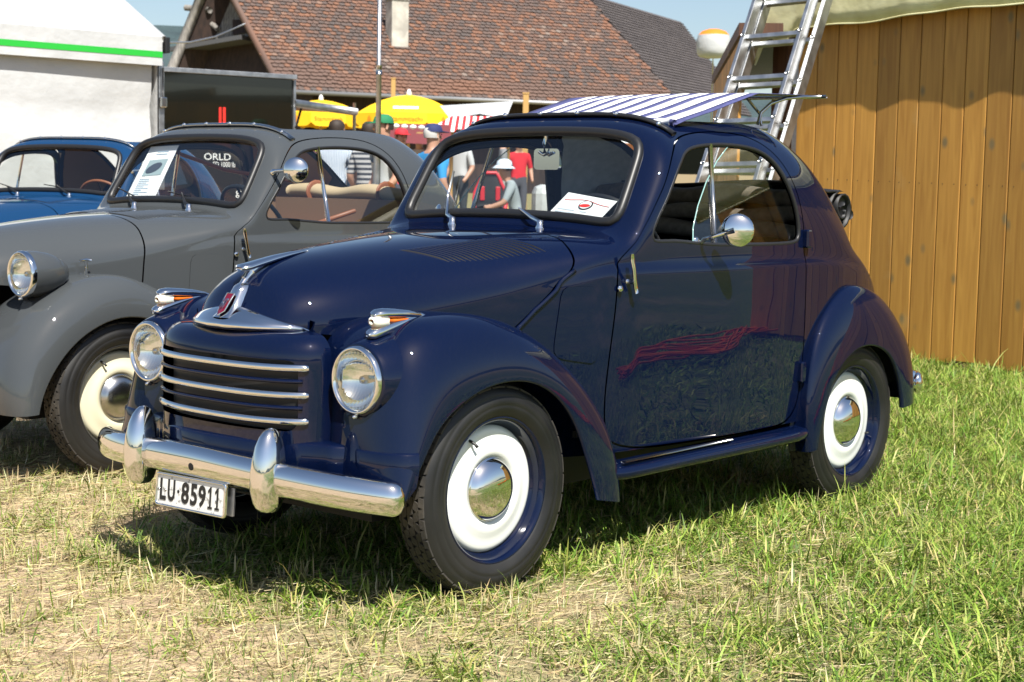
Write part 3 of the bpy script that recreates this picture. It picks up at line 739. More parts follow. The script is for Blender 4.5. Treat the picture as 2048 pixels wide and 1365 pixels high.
_L.new(_tc.outputs['Object'], _wv.inputs['Vector']); _L.new(_wv.outputs['Fac'], _bp.inputs['Height']); _L.new(_bp.outputs[0], _b.inputs['Normal'])
def headlamp(parent, c, rad, ring_mat, M3=None):
    """lamp facing +x at c; returns the ring"""
    k = rad / .088; f = lambda pr: [(r * k, h * k) for r, h in pr]
    ring = lathe('headlight', f([(.080, .004), (.083, .012), (.088, .013), (.0925, .008), (.0945, 0), (.093, -.012)]), ring_mat, parent, 64, 'x', (0, 0, 0)); ring.location = c
    lathe('lens', f([(.0001, .020), (.03, .0185), (.055, .015), (.072, .010), (.083, .004)]), M['lens'], ring, 48, 'x')
    lathe('reflector', f([(.083, .000), (.080, -.012), (.066, -.034), (.045, -.052), (.02, -.062), (.0001, -.064)]), M['reflector'], ring, 48, 'x')
    lathe('bulb', f([(.0001, -.012), (.010, -.016), (.013, -.03), (.009, -.06)]), M['dull_chrome'], ring, 16, 'x')
    lathe('clamp_screw', [(.0001, .016), (.005, .014), (.006, 0)], ring_mat, ring, 10, 'x', (0, 0, -.099 * k))
    return ring
def front_c(root, P0):
    # grille shell
    F, s_of_y, L = shell_surface()
    yr, z0, z1 = .302, .481, .675
    b_of = lambda z: z - .43
    hole = resample(rrect(0, 0, 2 * yr, z1 - z0, .028), .012, True)
    hp = np.stack([s_of_y(hole[:, 0]), b_of((z0 + z1) / 2 + hole[:, 1])], 1)
    outl = resample(np.array([(0.002, 0), (L - .002, 0), (L - .002, .39), (0.002, .39)]), .015, True)
    shell = patch('grille_shell', F, outl, [hp], .011, P0, root, flange=.03)
    if True:
        Pn = plan_points(.40, .150, .345, 2.6, 2.2, 121)
        inn = Pn - plan_normals(Pn) * .030; inn = inn[np.abs(inn[:, 1]) < .312]
        G = np.stack([np.column_stack([inn, np.full(len(inn), z)]) for z in (.465, .70)]); grid_surf('grille_mesh', G, M['grille_mesh'], shell)
        Pb = Pn + plan_normals(Pn) * .004
        for zb in (.618, .545):
            q = Pb[np.abs(Pb[:, 1]) < .318] - plan_normals(Pn)[np.abs(Pb[:, 1]) < .318] * .006
            tube('grille_rib', np.column_stack([q, np.full(len(q), zb)]), .010, P0, shell, 10, sx=1.0, sy=.62)
        for zb in (.655, .581, .509):
            q = Pb[np.abs(Pb[:, 1]) < .326]; q = resample(q, .01)
            r = np.full(len(q), .0105); r[0] = r[-1] = .0075
            tube('grille_bar', np.column_stack([q, np.full(len(q), zb)]), r, M['chrome'], shell, 12, sx=.85, sy=1.0)
        lathe('crank_hole', [(.022, 0), (.026, .006), (.030, 0)], M['black'], shell, 24, 'x', (.522, .0, .672))
    # apron under the grille
    yt = np.array([0, .1, .17, .28, .35, .42, .47]); xt = np.array([.568, .562, .547, .503, .466, .452, .443])
    th_, v_ = np.meshgrid(np.linspace(6, 60, 300), np.linspace(.02, .5, 90)); fp_ = fender_pt(FRONT_C, th_, v_, 0.0).reshape(-1, 3); fp_ = fp_[np.abs(fp_[:, 2] - .444) < .003]
    fy = np.linspace(.46, .638, 24); fx_ = np.array([fp_[np.abs(fp_[:, 1] - y) < .006][:, 0].max() if (np.abs(fp_[:, 1] - y) < .006).any() else .34 for y in fy]) + .004
    yt = np.concatenate([yt[yt < .44], fy, [.644]]); xt = np.concatenate([xt[:6], fx_, [fx_[-1] - .015]])
    hp_ = resample(chaikin(np.column_stack([xt, yt]), 2), .006)
    Pv = np.vstack([(hp_ * [1, -1])[::-1][:-1], hp_]); rows = []
    for d, z in [(.050, .454), (.012, .4525), (.004, .449), (0, .443), (0, .40), (.001, .36), (.008, .325), (.022, .300), (.045, .292)]:
        k = Pv[:, 0] > .326 + max(0, .43 - z) * .55; q = Pv[k] - plan_normals(Pv)[k] * d
        t = np.linspace(0, 1, 160); qi = np.linspace(0, 1, len(q)); rows.append(np.column_stack([np.interp(t, qi, q[:, 0]), np.interp(t, qi, q[:, 1]), np.full(160, z)]))
    grid_surf('front_apron', np.array(rows), P0, root)
    # bumper
    Pb = plan_points(.378, .206, .70, 2.2, 1.6, 141, .664)
    zc = .372 - .036 * np.abs(Pb[:, 1] / .67) ** 1.6
    a = np.linspace(0, 2 * np.pi, 24, endpoint=False); G = []
    Nn = plan_normals(Pb)
    for i in range(len(Pb)):
        e = min(1, (min(i, len(Pb) - 1 - i) + .0) / 5.0); e = math.sqrt(max(0, 1 - (1 - e) ** 2)) * .999 + .001
        cx = np.sign(np.cos(a)) * np.abs(np.cos(a)) ** .95 * .031 * (.3 + .7 * e); cz = np.sign(np.sin(a)) * np.abs(np.sin(a)) ** .95 * .047 * (.35 + .65 * e)
        G.append(np.column_stack([Pb[i, 0] + Nn[i, 0] * (cx - .006 * (1 - e)), Pb[i, 1] + Nn[i, 1] * (cx - .006 * (1 - e)), zc[i] + cz]))
    bump = grid_surf('front_bumper', np.array(G), M['chrome'], root, closed_v=True)
    lathe('crank_hole', [(.0001, .0015), (.0095, .0015), (.0115, .001), (.012, 0)], M['black'], bump, 20, 'x', (.6135, .0, .362))
    for s in (1, -1):
        zz = np.array([.270, .274, .286, .30, .33, .37, .41, .445, .47, .486, .494, .4975]); q = (zz - .27) / .2275
        wdt = np.interp(zz, [.270, .274, .29, .33, .39, .45, .48, .494, .4975], [.006, .026, .037, .042, .041, .033, .024, .012, .003])
        dpt = np.interp(zz, [.270, .274, .29, .33, .39, .45, .48, .494, .4975], [.006, .026, .040, .050, .052, .042, .030, .015, .004])
        xs = .576 + .006 * np.sin(q * np.pi) - .012 * q
        loft('bumper_guard', np.column_stack([xs, np.full(len(zz), s * .286), zz]), dpt, wdt, None, M['chrome'], bump, 28, 2.2, up=(0, 1, 0))
    # number plate
    pc = np.array([.604, -.015, .279]); tilt = R(1.2)
    Mx = Matrix.Translation(pc) @ Matrix.Rotation(R(-5), 4, 'Y') @ Matrix.Rotation(tilt, 4, 'X')
    ax = np.array(Mx.to_3x3())
    def pl(pts, h): return np.array([pc + ax @ np.array([h, y, z]) for y, z in pts])
    A = rrect(0, 0, .316, .096, .012); B = rrect(0, 0, .302, .082, .008); n = len(A)
    plate = mesh('number_plate', np.vstack([pl(B, 0), pl(B, -.002)]), [tuple(range(n))], M['plate'], root)
    V = np.vstack([pl(A, -.004), pl(A, .003), pl((A + B) / 2, .006), pl(B, .003), pl(B, 0)])
    mesh('plate_frame', V, [(k * n + i, k * n + (i + 1) % n, (k + 1) * n + (i + 1) % n, (k + 1) * n + i) for k in range(4) for i in range(n)], M['chrome'], plate, smooth=True)
    bk = rrect(.025, -.002, .300, .078, .004); mesh('plate_bracket', np.vstack([pl(bk, -.014), pl(bk, -.018)]), [tuple(range(len(bk))), tuple(range(len(bk), 2 * len(bk)))[::-1]], M['alu'], plate)
    Mt = Matrix(((0, 0, 1, 0), (1, 0, 0, 0), (0, 1, 0, 0), (0, 0, 0, 1)))
    for txt, ya, yb2 in (('L', -.139, -.111), ('U', -.103, -.070), ('8', -.040, -.006), ('5', .001, .031), ('9', .037, .069)):
        o = text_mesh('plate_lettering', txt, .084, M['ink'], plate, Matrix.Identity(4), .0006, bold=.0022)
        v = np.array([w.co for w in o.data.vertices]); lo, hi = v.min(0), v.max(0)
        S = Matrix.Diagonal(((yb2 - ya) / (hi[0] - lo[0]), .061 / (hi[1] - lo[1]), 1, 1)) @ Matrix.Translation((-lo[0], -(lo[1] + hi[1]) / 2, 0))
        o.data.transform(Mx @ Matrix.Translation((.0012, ya, 0.001)) @ Mt @ S)
    for yc_ in (.090, .121):
        g1 = [(-.0035, -.0305), (-.010, -.0305), (-.010, -.0245), (-.0035, -.0245), (-.0035, .018), (-.011, .012), (-.011, .019), (-.001, .0305), (.0045, .0305), (.0045, -.0245), (.010, -.0245), (.010, -.0305)]
        o = mesh('plate_lettering', [(x, y, .0006) for x, y in g1], [tuple(range(12))[::-1]], M['ink'], plate); o.data.transform(Mx @ Matrix.Translation((.0012, yc_, .001)) @ Mt)
    lathe('plate_dot', [(.0001, .0016), (.0045, .0016), (.0048, 0)], M['ink'], plate, 12, 'x', pc + ax @ np.array([0, -.055, .002]))
    for yy, zz in ((-.145, 0), (-.113, .0), (.115, -.006)): lathe('plate_rivet', [(.0001, .003), (.003, .002), (.0035, 0)], M['dull_chrome'], plate, 8, 'x', pc + ax @ np.array([0, yy, zz]))
    # headlights in the fenders
    for s in (1, -1):
        c = np.array([.418, s * .462, .632])
        headlamp(root, c, .0875, M['chrome'])
        pod = lathe('headlight_pod', [(.0915, -.004), (.0965, -.003), (.1005, -.008), (.106, -.020), (.113, -.040), (.122, -.072), (.128, -.10)], P0, root, 64, 'x', c)
    # indicators on the fender tops
    for s in (1, -1):
        b = np.array([.375, s * .476, .760])
        X = np.array([.016, .012, .004, -.02, -.06, -.11, -.16, -.19, -.206])
        base = loft('indicator', b + np.column_stack([X + .004, 0 * X, np.array([-.008, -.007, -.006, .001, .010, .020, .027, .030, .030])]), [.006, .016, .022, .025, .024, .019, .012, .006, .002], [.004, .010, .014, .017, .0195, .0195, .016, .011, .004], None, M['chrome'], root, 20, 2.2)
        X = np.array([.006, .003, -.006, -.02, -.038, -.044]); loft('front_lens', b + np.column_stack([X, 0 * X, np.full(6, .028)]), [.009, .016, .022, .024, .0235, .021], [.007, .012, .017, .019, .019, .017], None, M['ivory'], base, 20, 2.3)
        X = np.array([-.040, -.06, -.10, -.15, -.19]); loft('side_lens', b + np.column_stack([X, 0 * X, np.array([.029, .029, .030, .031, .031])]), [.0235, .0225, .0180, .0105, .003], [.010, .009, .0065, .004, .002], None, M['orange_lens'], base, 20, 2.3)
        X = np.array([.002, -.002, -.012, -.03, -.07, -.12, -.17, -.206]); loft('cap', b + np.column_stack([X, 0 * X, np.array([.044, .046, .048, .049, .0475, .044, .038, .033])]), [.008, .017, .025, .0275, .026, .020, .011, .002], [.004, .008, .0125, .0145, .0140, .0125, .009, .002], None, M['chrome'], base, 20, 2.2)
    # moustache emblem on the nose
    yv = np.concatenate([np.linspace(-.233, -.215, 5), np.linspace(-.205, .205, 61), np.linspace(.215, .233, 5)]); C_, rx_, rz_ = [], [], []
    hh = Tab([0, .03, .06, .10, .15, .20, .222, .233], [.034, .033, .031, .027, .021, .0135, .009, .003], .006); oo = Tab([0, .05, .15, .215, .233], [.024, .024, .021, .013, .002], .006)
    a = np.linspace(0, 2 * np.pi, 20, endpoint=False); G = []
    for y in yv:
        h_ = float(hh(abs(y))); o_ = float(oo(abs(y))); zc = .739 + h_
        pts = []
        for t in a:
            z = zc + h_ * np.sign(np.sin(t)) * abs(np.sin(t)) ** .85; b0 = nose_x(y, max(z, .7525)) - .004
            nx = np.clip((nose_x(abs(y) + .004, .7525) - nose_x(max(abs(y) - .004, 0), .7525)) / .008, -2.2, 0); l = math.hypot(1, nx)
            bul = o_ * (1 if z < zc else .9) * max(0, np.cos(t)) ** .8 + (.010 * np.exp(-((z - .755) / .010) ** 2) * (np.cos(t) > 0) * (o_ / .024))
            pts.append((b0 + bul / l, y + np.sign(y) * bul * (-nx) / l, z))
        G.append(pts)
    em = grid_surf('nose_emblem', np.array(G), M['chrome'], root, closed_v=True)
    zz = np.array([.770, .788, .806, .826, .843, .855, .863, .867]); wv = [.044, .036, .030, .028, .027, .023, .015, .004]
    G = []
    for z, w in zip(zz, wv):
        xb = nose_x(0, z); t = np.linspace(-1, 1, 15); G.append([(nose_x(w * q, z) - .003 + .024 * math.sqrt(max(0, 1 - abs(q) ** 3)) * min(1, (.869 - z) / .012) ** .5, w * q, z + .004) for q in t])
    grid_surf('emblem_column', np.array(G), M['chrome'], em)
    # shield with lettering
    sh = np.array([(-.0140, .834), (.0140, .834), (.0130, .786), (0, .775), (-.0130, .786)])
    xs = lambda z: nose_x(.0, z) + .0270
    mesh('shield', [(xs(z) + .001, y, z + .006) for y, z in sh], [tuple(range(5))], M['shield_red'], em)
    o = np.array([(xs(z) + .0015, y * 1.12, z + .006) for y, z in sh]); tube('shield_rim', o, .0018, M['chrome'], em, 6, True, up=(1, 0, 0))
    zt = Vector((xs(.834) - xs(.78), 0, .054)).normalized()
    text_mesh('shield_lettering', 'FIAT', .042, M['chrome'], em, basis((.5 * (xs(.834) + xs(.78)) + .0060, 0, .812), (0, 1, 0), zt), .0012, .27, bold=.0012)
    # chrome spine and spear ornament
    zs = []
    for x in np.linspace(.446, .400, 10): zs.append((x, 0, float(TT(u_of_x(x))) + .007))
    tube('hood_spine', zs, [.014, .011, .0105, .010, .010, .010, .0105, .011, .013, .014], M['chrome'], root, 12)
    X = np.array([.447, .440, .42, .38, .32, .26, .21, .19]); Z = np.array([.908, .910, .913, .922, .935, .946, .953, .954])
    sp = loft('hood_ornament', np.column_stack([X, 0 * X, Z]), [.014, .026, .027, .024, .019, .013, .006, .002], [.006, .010, .011, .0105, .0095, .007, .004, .002], None, M['chrome'], root, 18, 2.3)
    X = np.linspace(.425, .28, 8); Z = np.array([float(TT(u_of_x(x))) for x in X]) + .010
    loft('ornament_base', np.column_stack([X, 0 * X, Z]), [.008, .011, .010, .009, .008, .006, .004, .002], [.014, .018, .017, .014, .012, .009, .006, .003], None, M['chrome'], sp, 12, 2.0)
    # bead along the sloping hood edge
    e = [uvz(x, z) for x, z in [(-.255, .728), (-.31, .785), (-.38, .85), (-.436, .905)]]
    for s in (1, -1):
        p = BODY(resample(np.array(e), .02)) * [1, s, 1]; tube('hood_bead', p + [0, s * .002, -.001], .0075, P0, root, 8)
    # door mirrors
    for s in (1, -1):
        foot = np.array([-.995, s * .572, 1.0]); head = np.array([-1.035, s * .690, 1.026])
        arm = tube('door_mirror', [(-1.0, s * .560, .972), (-.995, s * .575, .985), (-.985, s * .60, .997), (-1.0, s * .645, 1.012), (-1.025, s * .682, 1.026)], [.007, .008, .0075, .0065, .010], M['chrome'], root, 10)
        fx = Vector((.80, s * .58, .03)).normalized(); Mr = np.array(fx.to_track_quat('Z', 'Y').to_matrix())
        head = head - np.array(fx) * .022
        lathe('mirror_back', [(.0001, .016), (.012, .0157), (.030, .0125), (.046, .0065), (.0535, 0), (.0545, -.004), (.052, -.006), (.0001, -.006)], M['chrome'], arm, 40, 'z', head, Mr)
        lathe('mirror_foot', [(.0001, .012), (.012, .010), (.017, .004), (.018, 0)], M['chrome'], arm, 16, 'y', (-1.0, s * .548, .985))
def front_a(root, P0, pk):
    for s in (1, -1):
        # free-standing headlamps on the hood sides
        c = np.array([.345, s * .435, .785])
        hl = headlamp(root, c, .083, M['chrome'])
        lathe('lamp_body', [(.087, -.006), (.0885, -.02), (.0875, -.055), (.081, -.10), (.066, -.145), (.042, -.18), (.018, -.196), (.0001, -.199)], P0, hl, 48, 'x')
        tube('lamp_bracket', [(-.12, 0, -.085), (-.10, -s * .02, -.10), (-.13, -s * .10, -.11)], [.02, .018, .022], M['rubber'], hl, 10)
        tube('hood_catch', [(.03, s * .362, .765), (.028, s * .385, .775), (.03, s * .392, .80), (.03, s * .388, .826)], [.012, .008, .006, .007], M['chrome'], root, 10)
        tube('hood_catch', [(.055, s * .385, .826), (.03, s * .390, .830), (.005, s * .385, .826)], .006, M['chrome'], root, 8)
    # hood joint, radiator shell and bumper
    shell = patch('radiator_shell', lambda Q: np.column_stack([superplan(Q[:, 0], .36, .20, .30, 2.0, 2.0) + .06 * (Q[:, 1] - .35), Q[:, 0], Q[:, 1]]), resample(np.array([(-.29, .40), (.29, .40), (.29, .75), (-.29, .75)]), .03, True), [], .02, P0, root, flange=0)
    # round mirror on the left pillar
    arm = tube('door_mirror', [(-.80, .545, 1.19), (-.79, .575, 1.195), (-.80, .63, 1.2), (-.81, .665, 1.2)], [.014, .009, .008, .010], M['chrome'], root, 10)
    fx = Vector((.80, .58, .03)).normalized(); Mr = np.array(fx.to_track_quat('Z', 'Y').to_matrix())
    lathe('mirror_back', [(.0001, .020), (.012, .0195), (.030, .015), (.046, .007), (.0535, 0), (.0545, -.004), (.052, -.006), (.0001, -.006)], M['chrome'], arm, 40, 'z', (-.815, .67, 1.2), Mr)
M['shield_red'] = mat('shield_red', (.13, .006, .022), .25)
M['grille_mesh'] = mat('grille_mesh', (.012, .012, .013), .45)
M['plate'] = vary(mat('plate_enamel', (.7, .7, .68), .4), (.10, .095, .09), (.78, .78, .75), 55, 6, .30, .42)

wheel_meshes('navy', M['navy'], M['white'], M['chrome'])
wheel_meshes('grey', mat('dark_rim', (.02, .02, .02), .4), M['cream'], M['dull_chrome'])
WHEEL['blue'] = WHEEL['grey']
car = make_car('C', 'vintage_car', (0, 0, 0), 0, 'navy blue vintage car with white wheel discs and striped sunshade over its open roof', 'navy')
car2 = make_car('A', 'vintage_car', (-.328, -2.27, 0), .011, 'dark grey vintage car with separate headlamps, behind the navy car', 'grey')
car3 = make_car('A', 'vintage_car', (-1.795, -5.232, 0), .384, 'bright blue vintage car behind the grey car, cut off by the left edge', 'blue')
# ================================================================== setting
def rise(d): return .018 * np.clip(np.asarray(d, float) - 13.5, 0, 60) * 1.0
def hz(px): return 365 + (px - 1024) * .0193
def zat(px, py, d): return at(px, py, d)[2]
# ---- wooden hut on the right
M['pine'] = mat('stained_pine', (.30, .16, .04), .55)
def pine_mat(m, c1, c2, knots=True):
    N, L, b = nodes(m)
    tc = N.new('ShaderNodeTexCoord'); oi = N.new('ShaderNodeObjectInfo')
    ad = N.new('ShaderNodeVectorMath'); ad.operation = 'ADD'; ml = N.new('ShaderNodeMath'); ml.operation = 'MULTIPLY'; ml.inputs[1].default_value = 37
    L.new(oi.outputs['Random'], ml.inputs[0]); L.new(tc.outputs['Object'], ad.inputs[0]); L.new(ml.outputs[0], ad.inputs[1])
    mp = N.new('ShaderNodeMapping'); mp.inputs['Scale'].default_value = (9, 9, .55); L.new(ad.outputs[0], mp.inputs[0])
    n1 = N.new('ShaderNodeTexNoise'); n1.inputs['Scale'].default_value = 3.5; n1.inputs['Detail'].default_value = 8; n1.inputs['Distortion'].default_value = .6; L.new(mp.outputs[0], n1.inputs['Vector'])
    rp = N.new('ShaderNodeValToRGB'); rp.color_ramp.elements[0].position = .25; rp.color_ramp.elements[1].position = .75
    rp.color_ramp.elements[0].color = (*c1, 1); rp.color_ramp.elements[1].color = (*c2, 1); L.new(n1.outputs['Fac'], rp.inputs[0])
    hv = N.new('ShaderNodeHueSaturation'); mr = N.new('ShaderNodeMapRange'); mr.inputs['To Min'].default_value = .74; mr.inputs['To Max'].default_value = 1.18
    L.new(oi.outputs['Random'], mr.inputs[0]); L.new(mr.outputs[0], hv.inputs['Value']); L.new(rp.outputs[0], hv.inputs['Color'])
    out = hv.outputs[0]
    if knots:
        m2 = N.new('ShaderNodeMapping'); m2.inputs['Scale'].default_value = (1, 1, .62); L.new(ad.outputs[0], m2.inputs[0])
        vo = N.new('ShaderNodeTexVoronoi'); vo.inputs['Scale'].default_value = 5.2; L.new(m2.outputs[0], vo.inputs['Vector'])
        rk = N.new('ShaderNodeValToRGB'); rk.color_ramp.elements[0].position = .06; rk.color_ramp.elements[1].position = .16
        rk.color_ramp.elements[0].color = (1, 1, 1, 1); rk.color_ramp.elements[1].color = (0, 0, 0, 1); L.new(vo.outputs['Distance'], rk.inputs[0])
        mx = N.new('ShaderNodeMixRGB'); mx.inputs[2].default_value = (.20, .135, .055, 1); L.new(rk.outputs[0], mx.inputs[0]); L.new(out, mx.inputs[1]); out = mx.outputs[0]
    n3 = N.new('ShaderNodeTexNoise'); n3.inputs['Scale'].default_value = 2.2; n3.inputs['Detail'].default_value = 6; L.new(ad.outputs[0], n3.inputs['Vector'])
    rs = N.new('ShaderNodeValToRGB'); rs.color_ramp.elements[0].position = .62; rs.color_ramp.elements[1].position = .78; rs.color_ramp.elements[0].color = (0, 0, 0, 1); rs.color_ramp.elements[1].color = (.35, .35, .35, 1); L.new(n3.outputs['Fac'], rs.inputs[0])
    mx2 = N.new('ShaderNodeMixRGB'); mx2.inputs[2].default_value = (.48, .38, .20, 1); L.new(rs.outputs[0], mx2.inputs[0]); L.new(out, mx2.inputs[1]); L.new(mx2.outputs[0], b.inputs['Base Color'])
    bp = N.new('ShaderNodeBump'); bp.inputs['Strength'].default_value = .25; bp.inputs['Distance'].default_value = .004; L.new(n1.outputs['Fac'], bp.inputs['Height']); L.new(bp.outputs[0], b.inputs['Normal'])
pine_mat(M['pine'], (.40, .180, .030), (.58, .295, .058))
M['brown_board'] = mat('brown_board', (.10, .04, .02), .6); pine_mat(M['brown_board'], (.070, .028, .015), (.13, .060, .032), False)
M['tarp'] = vary(mat('cream_tarp', (.68, .64, .36), .45), (.60, .56, .30), (.74, .71, .44), 5, bump=.35, bscale=9, bdist=.02)
HA = np.array([-6.57, -1.64, 0.]); HD = np.array([.166, .986, 0.]); HD /= np.linalg.norm(HD); HN = np.array([HD[1], -HD[0], 0.])
hut_ang = math.atan2(HD[1], HD[0])
def hp(s, z, o=0.0): return HA + HD * s + HN * o + np.array([0, 0, z])
hut = empty('wooden_hut', hp(1.5, 0), 0, 'brown pine plank hut under a cream tarp, right of the navy car', 'hut')
hinv = -np.array(hp(1.5, 0))
def hbox(name, s0, s1, z0, z1, o0, o1, m, parent=hut, bev=.004):
    c = hp((s0 + s1) / 2, (z0 + z1) / 2, (o0 + o1) / 2)
    V = np.array([hp(s, z, o) for s in (s0, s1) for o in (o0, o1) for z in (z0, z1)])
    me = mesh(name, V - c, [(0, 1, 3, 2), (4, 6, 7, 5), (0, 4, 5, 1), (2, 3, 7, 6), (0, 2, 6, 4), (1, 5, 7, 3)], m, parent)
    me.location = c + (hinv if parent is hut else 0)
    if bev: bevel(me, bev, 1)
    return me
PW = .1775; s = -1.005; k = 0
M['nail'] = mat('rusty_nail', (.03, .02, .015), .6)
while s < 5.2:
    w = PW * (1 + .05 * math.sin(k * 2.3)); 
    pk_ = hbox('plank', s + .0015, s + w - .0045, .04 + .012 * math.sin(k * 1.7), 2.62, -.022, .0 + .0015 * math.sin(k * 3.1), M['pine'])
    if s < 1.0:
        V = []; Fc = []
        for sn in (s + .04, s + w - .045):
            c = hp(sn + .006 * math.sin(k * 5 + sn), 1.215 - .02 * s, .0025) - hp((s + .0015 + s + w - .0045) / 2, (.04 + .012 * math.sin(k * 1.7) + 2.62) / 2, (-.022 + .0015 * math.sin(k * 3.1)) / 2)
            b0 = len(V); V += [c + HD * .0045 * math.cos(a) + np.array([0, 0, .0045 * math.sin(a)]) for a in np.linspace(0, 6.283, 7)[:-1]]; Fc.append(tuple(range(b0, b0 + 6)))
        mesh('nail', V, Fc, M['nail'], pk_)
    s += w; k += 1
send = s
hbox('back_lining', -1.0, send, .06, 2.6, -.09, -.024, M['black'], bev=0)
hbox('sill_beam', -1.0, send, .0, .075, -.10, -.004, M['brown_board'])
hbox('rear_wall', -1.62, send, .0, 2.55, -2.9, -2.85, M['pine'], bev=0)
hbox('side_wall', send - .05, send, .0, 2.55, -2.849, -.101, M['pine'], bev=0)
hbox('door_board', -1.335, -1.19, .04, 2.5, -.12, -.09, M['brown_board']); hbox('door_board', -1.188, -1.075, .04, 2.5, -.12, -.088, M['brown_board'])
hbox('steel_post', -1.065, -1.01, 0, 2.62, -.08, -.02, M['alu'])
hbox('doorway_shade', -1.50, -1.34, 0, 2.5, -.5, -.45, M['black'], bev=0)  # black panel stands in for the shade inside the doorway
# hanging tarp with a wavy hem
ss = np.linspace(-1.30, send + .1, 260); rows = [(2.80, -.30), (2.74, -.05), (2.70, .115), (2.62, .128), (2.50, .126), (2.42, .124), (2.335, .122)]
G = np.zeros((len(rows), len(ss), 3))
for i, (z, o) in enumerate(rows):
    q = i / (len(rows) - 1)
    wv = (.0065 * np.sin(ss * 9.3 + 1) + .003 * np.sin(ss * 17.7) + .004 * np.sin(ss * 3.1)) * q
    dz = (.008 * np.sin(ss * 5.3) + .004 * np.sin(ss * 11.9 + 2)) * q * q
    left = np.clip((-.93 - ss) / .25, 0, 1) * q
    for j, sv in enumerate(ss): G[i, j] = hp(sv, z - .05 * q * np.clip((.8 - sv) / 1.6, 0, 1.3) + dz[j] - .14 * left[j] + (.1 * left[j] * math.sin(sv * 20)), o + wv[j])
tp = grid_surf('tarp', G + hinv, M['tarp'], hut); so = tp.modifiers.new('solid', 'SOLIDIFY'); so.thickness = .003
hem = tube('tarp_hem', G[-1] + hinv, .006, M['tarp'], tp, 6)
G2 = np.array([[hp(sv, 2.80 + .12 * (1 - t), -.30 - 2.5 * t) for sv in ss[::8]] for t in (0, .5, 1)]); grid_surf('roof_sheet', G2 + hinv, M['tarp'], hut)
eye = hp(-1.13, 2.33, .11) + hinv; lathe('eyelet', [(.010, 0), (.014, .004), (.022, .003), (.024, 0)], M['chrome'], tp, 20, 'z', eye, np.array(Vector(HN).to_track_quat('Z', 'Y').to_matrix()))
# ---- second hut, seen nearly edge-on behind the ladder
p1 = at(1482, 62, 11.6); p2 = at(1428, 160, 16.9); zt = (p1[2] + p2[2]) / 2
p1[2] = p2[2] = 0; dirv = (p2 - p1) / np.linalg.norm(p2 - p1); Ls = np.linalg.norm(p2 - p1); side = np.array([dirv[1], -dirv[0], 0])
if side @ RT < 0: side = -side
stall = empty('wooden_shed', p1, 0, 'tan boarded shed end with brown eaves board, left of the ladder', 'shed')
n = 18
for i in range(n):
    a, b2 = dirv * Ls * i / n, dirv * (Ls * (i + 1) / n - .008)
    V = [q + np.array([0, 0, z]) + side * o for q in (a, b2) for o in (0, .02) for z in (0, zt - .05)]
    mesh('board', V, [(0, 1, 3, 2), (4, 6, 7, 5), (0, 4, 5, 1), (2, 3, 7, 6), (0, 2, 6, 4), (1, 5, 7, 3)], M['pine'], stall)
V = [q + np.array([0, 0, z]) + side * o for q in (-dirv * .1, dirv * (Ls + .1)) for o in (-.02, 1.2) for z in (zt - .04, zt + .05)]
mesh('eaves_board', V, [(0, 1, 3, 2), (4, 6, 7, 5), (0, 4, 5, 1), (2, 3, 7, 6), (0, 2, 6, 4), (1, 5, 7, 3)], M['brown_board'], stall)
for t0, t1, z0, z1 in ((.35, .55, 1.55, zt - .35),):
    V = [dirv * Ls * t + np.array([0, 0, z]) - side * .012 for t, z in ((t0, z0), (t1, z0), (t1, z1), (t0, z1))]
    mesh('shutter', V, [(0, 1, 2, 3)], M['brown_board'], stall)
# ---- aluminium ladder leaning on the hut
def ladder(label, BL, BR, TL, TR, off, name='ladder'):
    c = (np.array(BL) + np.array(BR)) / 2
    ld = empty(name, c, 0, label, 'ladder')
    up = (np.array(TL) + TR - BL - BR) / 2; H = np.linalg.norm(up); u = up / H
    w = np.array(BR) - BL; w -= u * (w @ u); W = np.linalg.norm(w); wd = w / W; nn = np.cross(wd, u); nn /= np.linalg.norm(nn)
    if nn @ FW > 0: nn = -nn
    for sec, (o, l0, l1, sh) in enumerate(((0, 0, H, 0), (-.092, .0, H * 1.02, .05))):
        R3 = np.array([wd, nn, u])
        for sgn in (-1, 1):
            cc = wd * sgn * (W / 2 + sh * (1 if sgn > 0 else -.2)) + u * (l0 + l1) / 2 + nn * o
            r = box('rail', cc, (.030, .085, l1 - l0), M['alu'], ld, R3, .003)
            z = l0 + .15
            kk = 0
            while z < l1 - .05:
                lathe('rung_end', [(.0001, .0), (.011, .0), (.012, .004), (.017, .004), (.018, 0)], M['alu'] if False else M['dull_chrome'], r, 12, 'z', cc + u * (z - (l0 + l1) / 2) + wd * sgn * .0135 if False else cc + u * (z - (l0 + l1) / 2) + nn * .0430, np.column_stack([wd, u, nn]))
                z += .335
        z = l0 + .15
        while z < l1 - .05:
            cc = u * z + nn * o + wd * sh * .4
            box('rung', cc, (W + sh * .8, .034, .034), M['alu'], ld, R3, .004)
            z += .335
    return ld
BR_ = at(1400, 748, 10.1); BL_ = at(1285, 748, 10.4); TR_ = at(1640, -40, 10.95); TL_ = at(1526, -40, 11.25); BR_[2] = BL_[2] = 0.0
ladder('aluminium extension ladder leaning against the plank hut', BL_, BR_, TL_, TR_, 0)
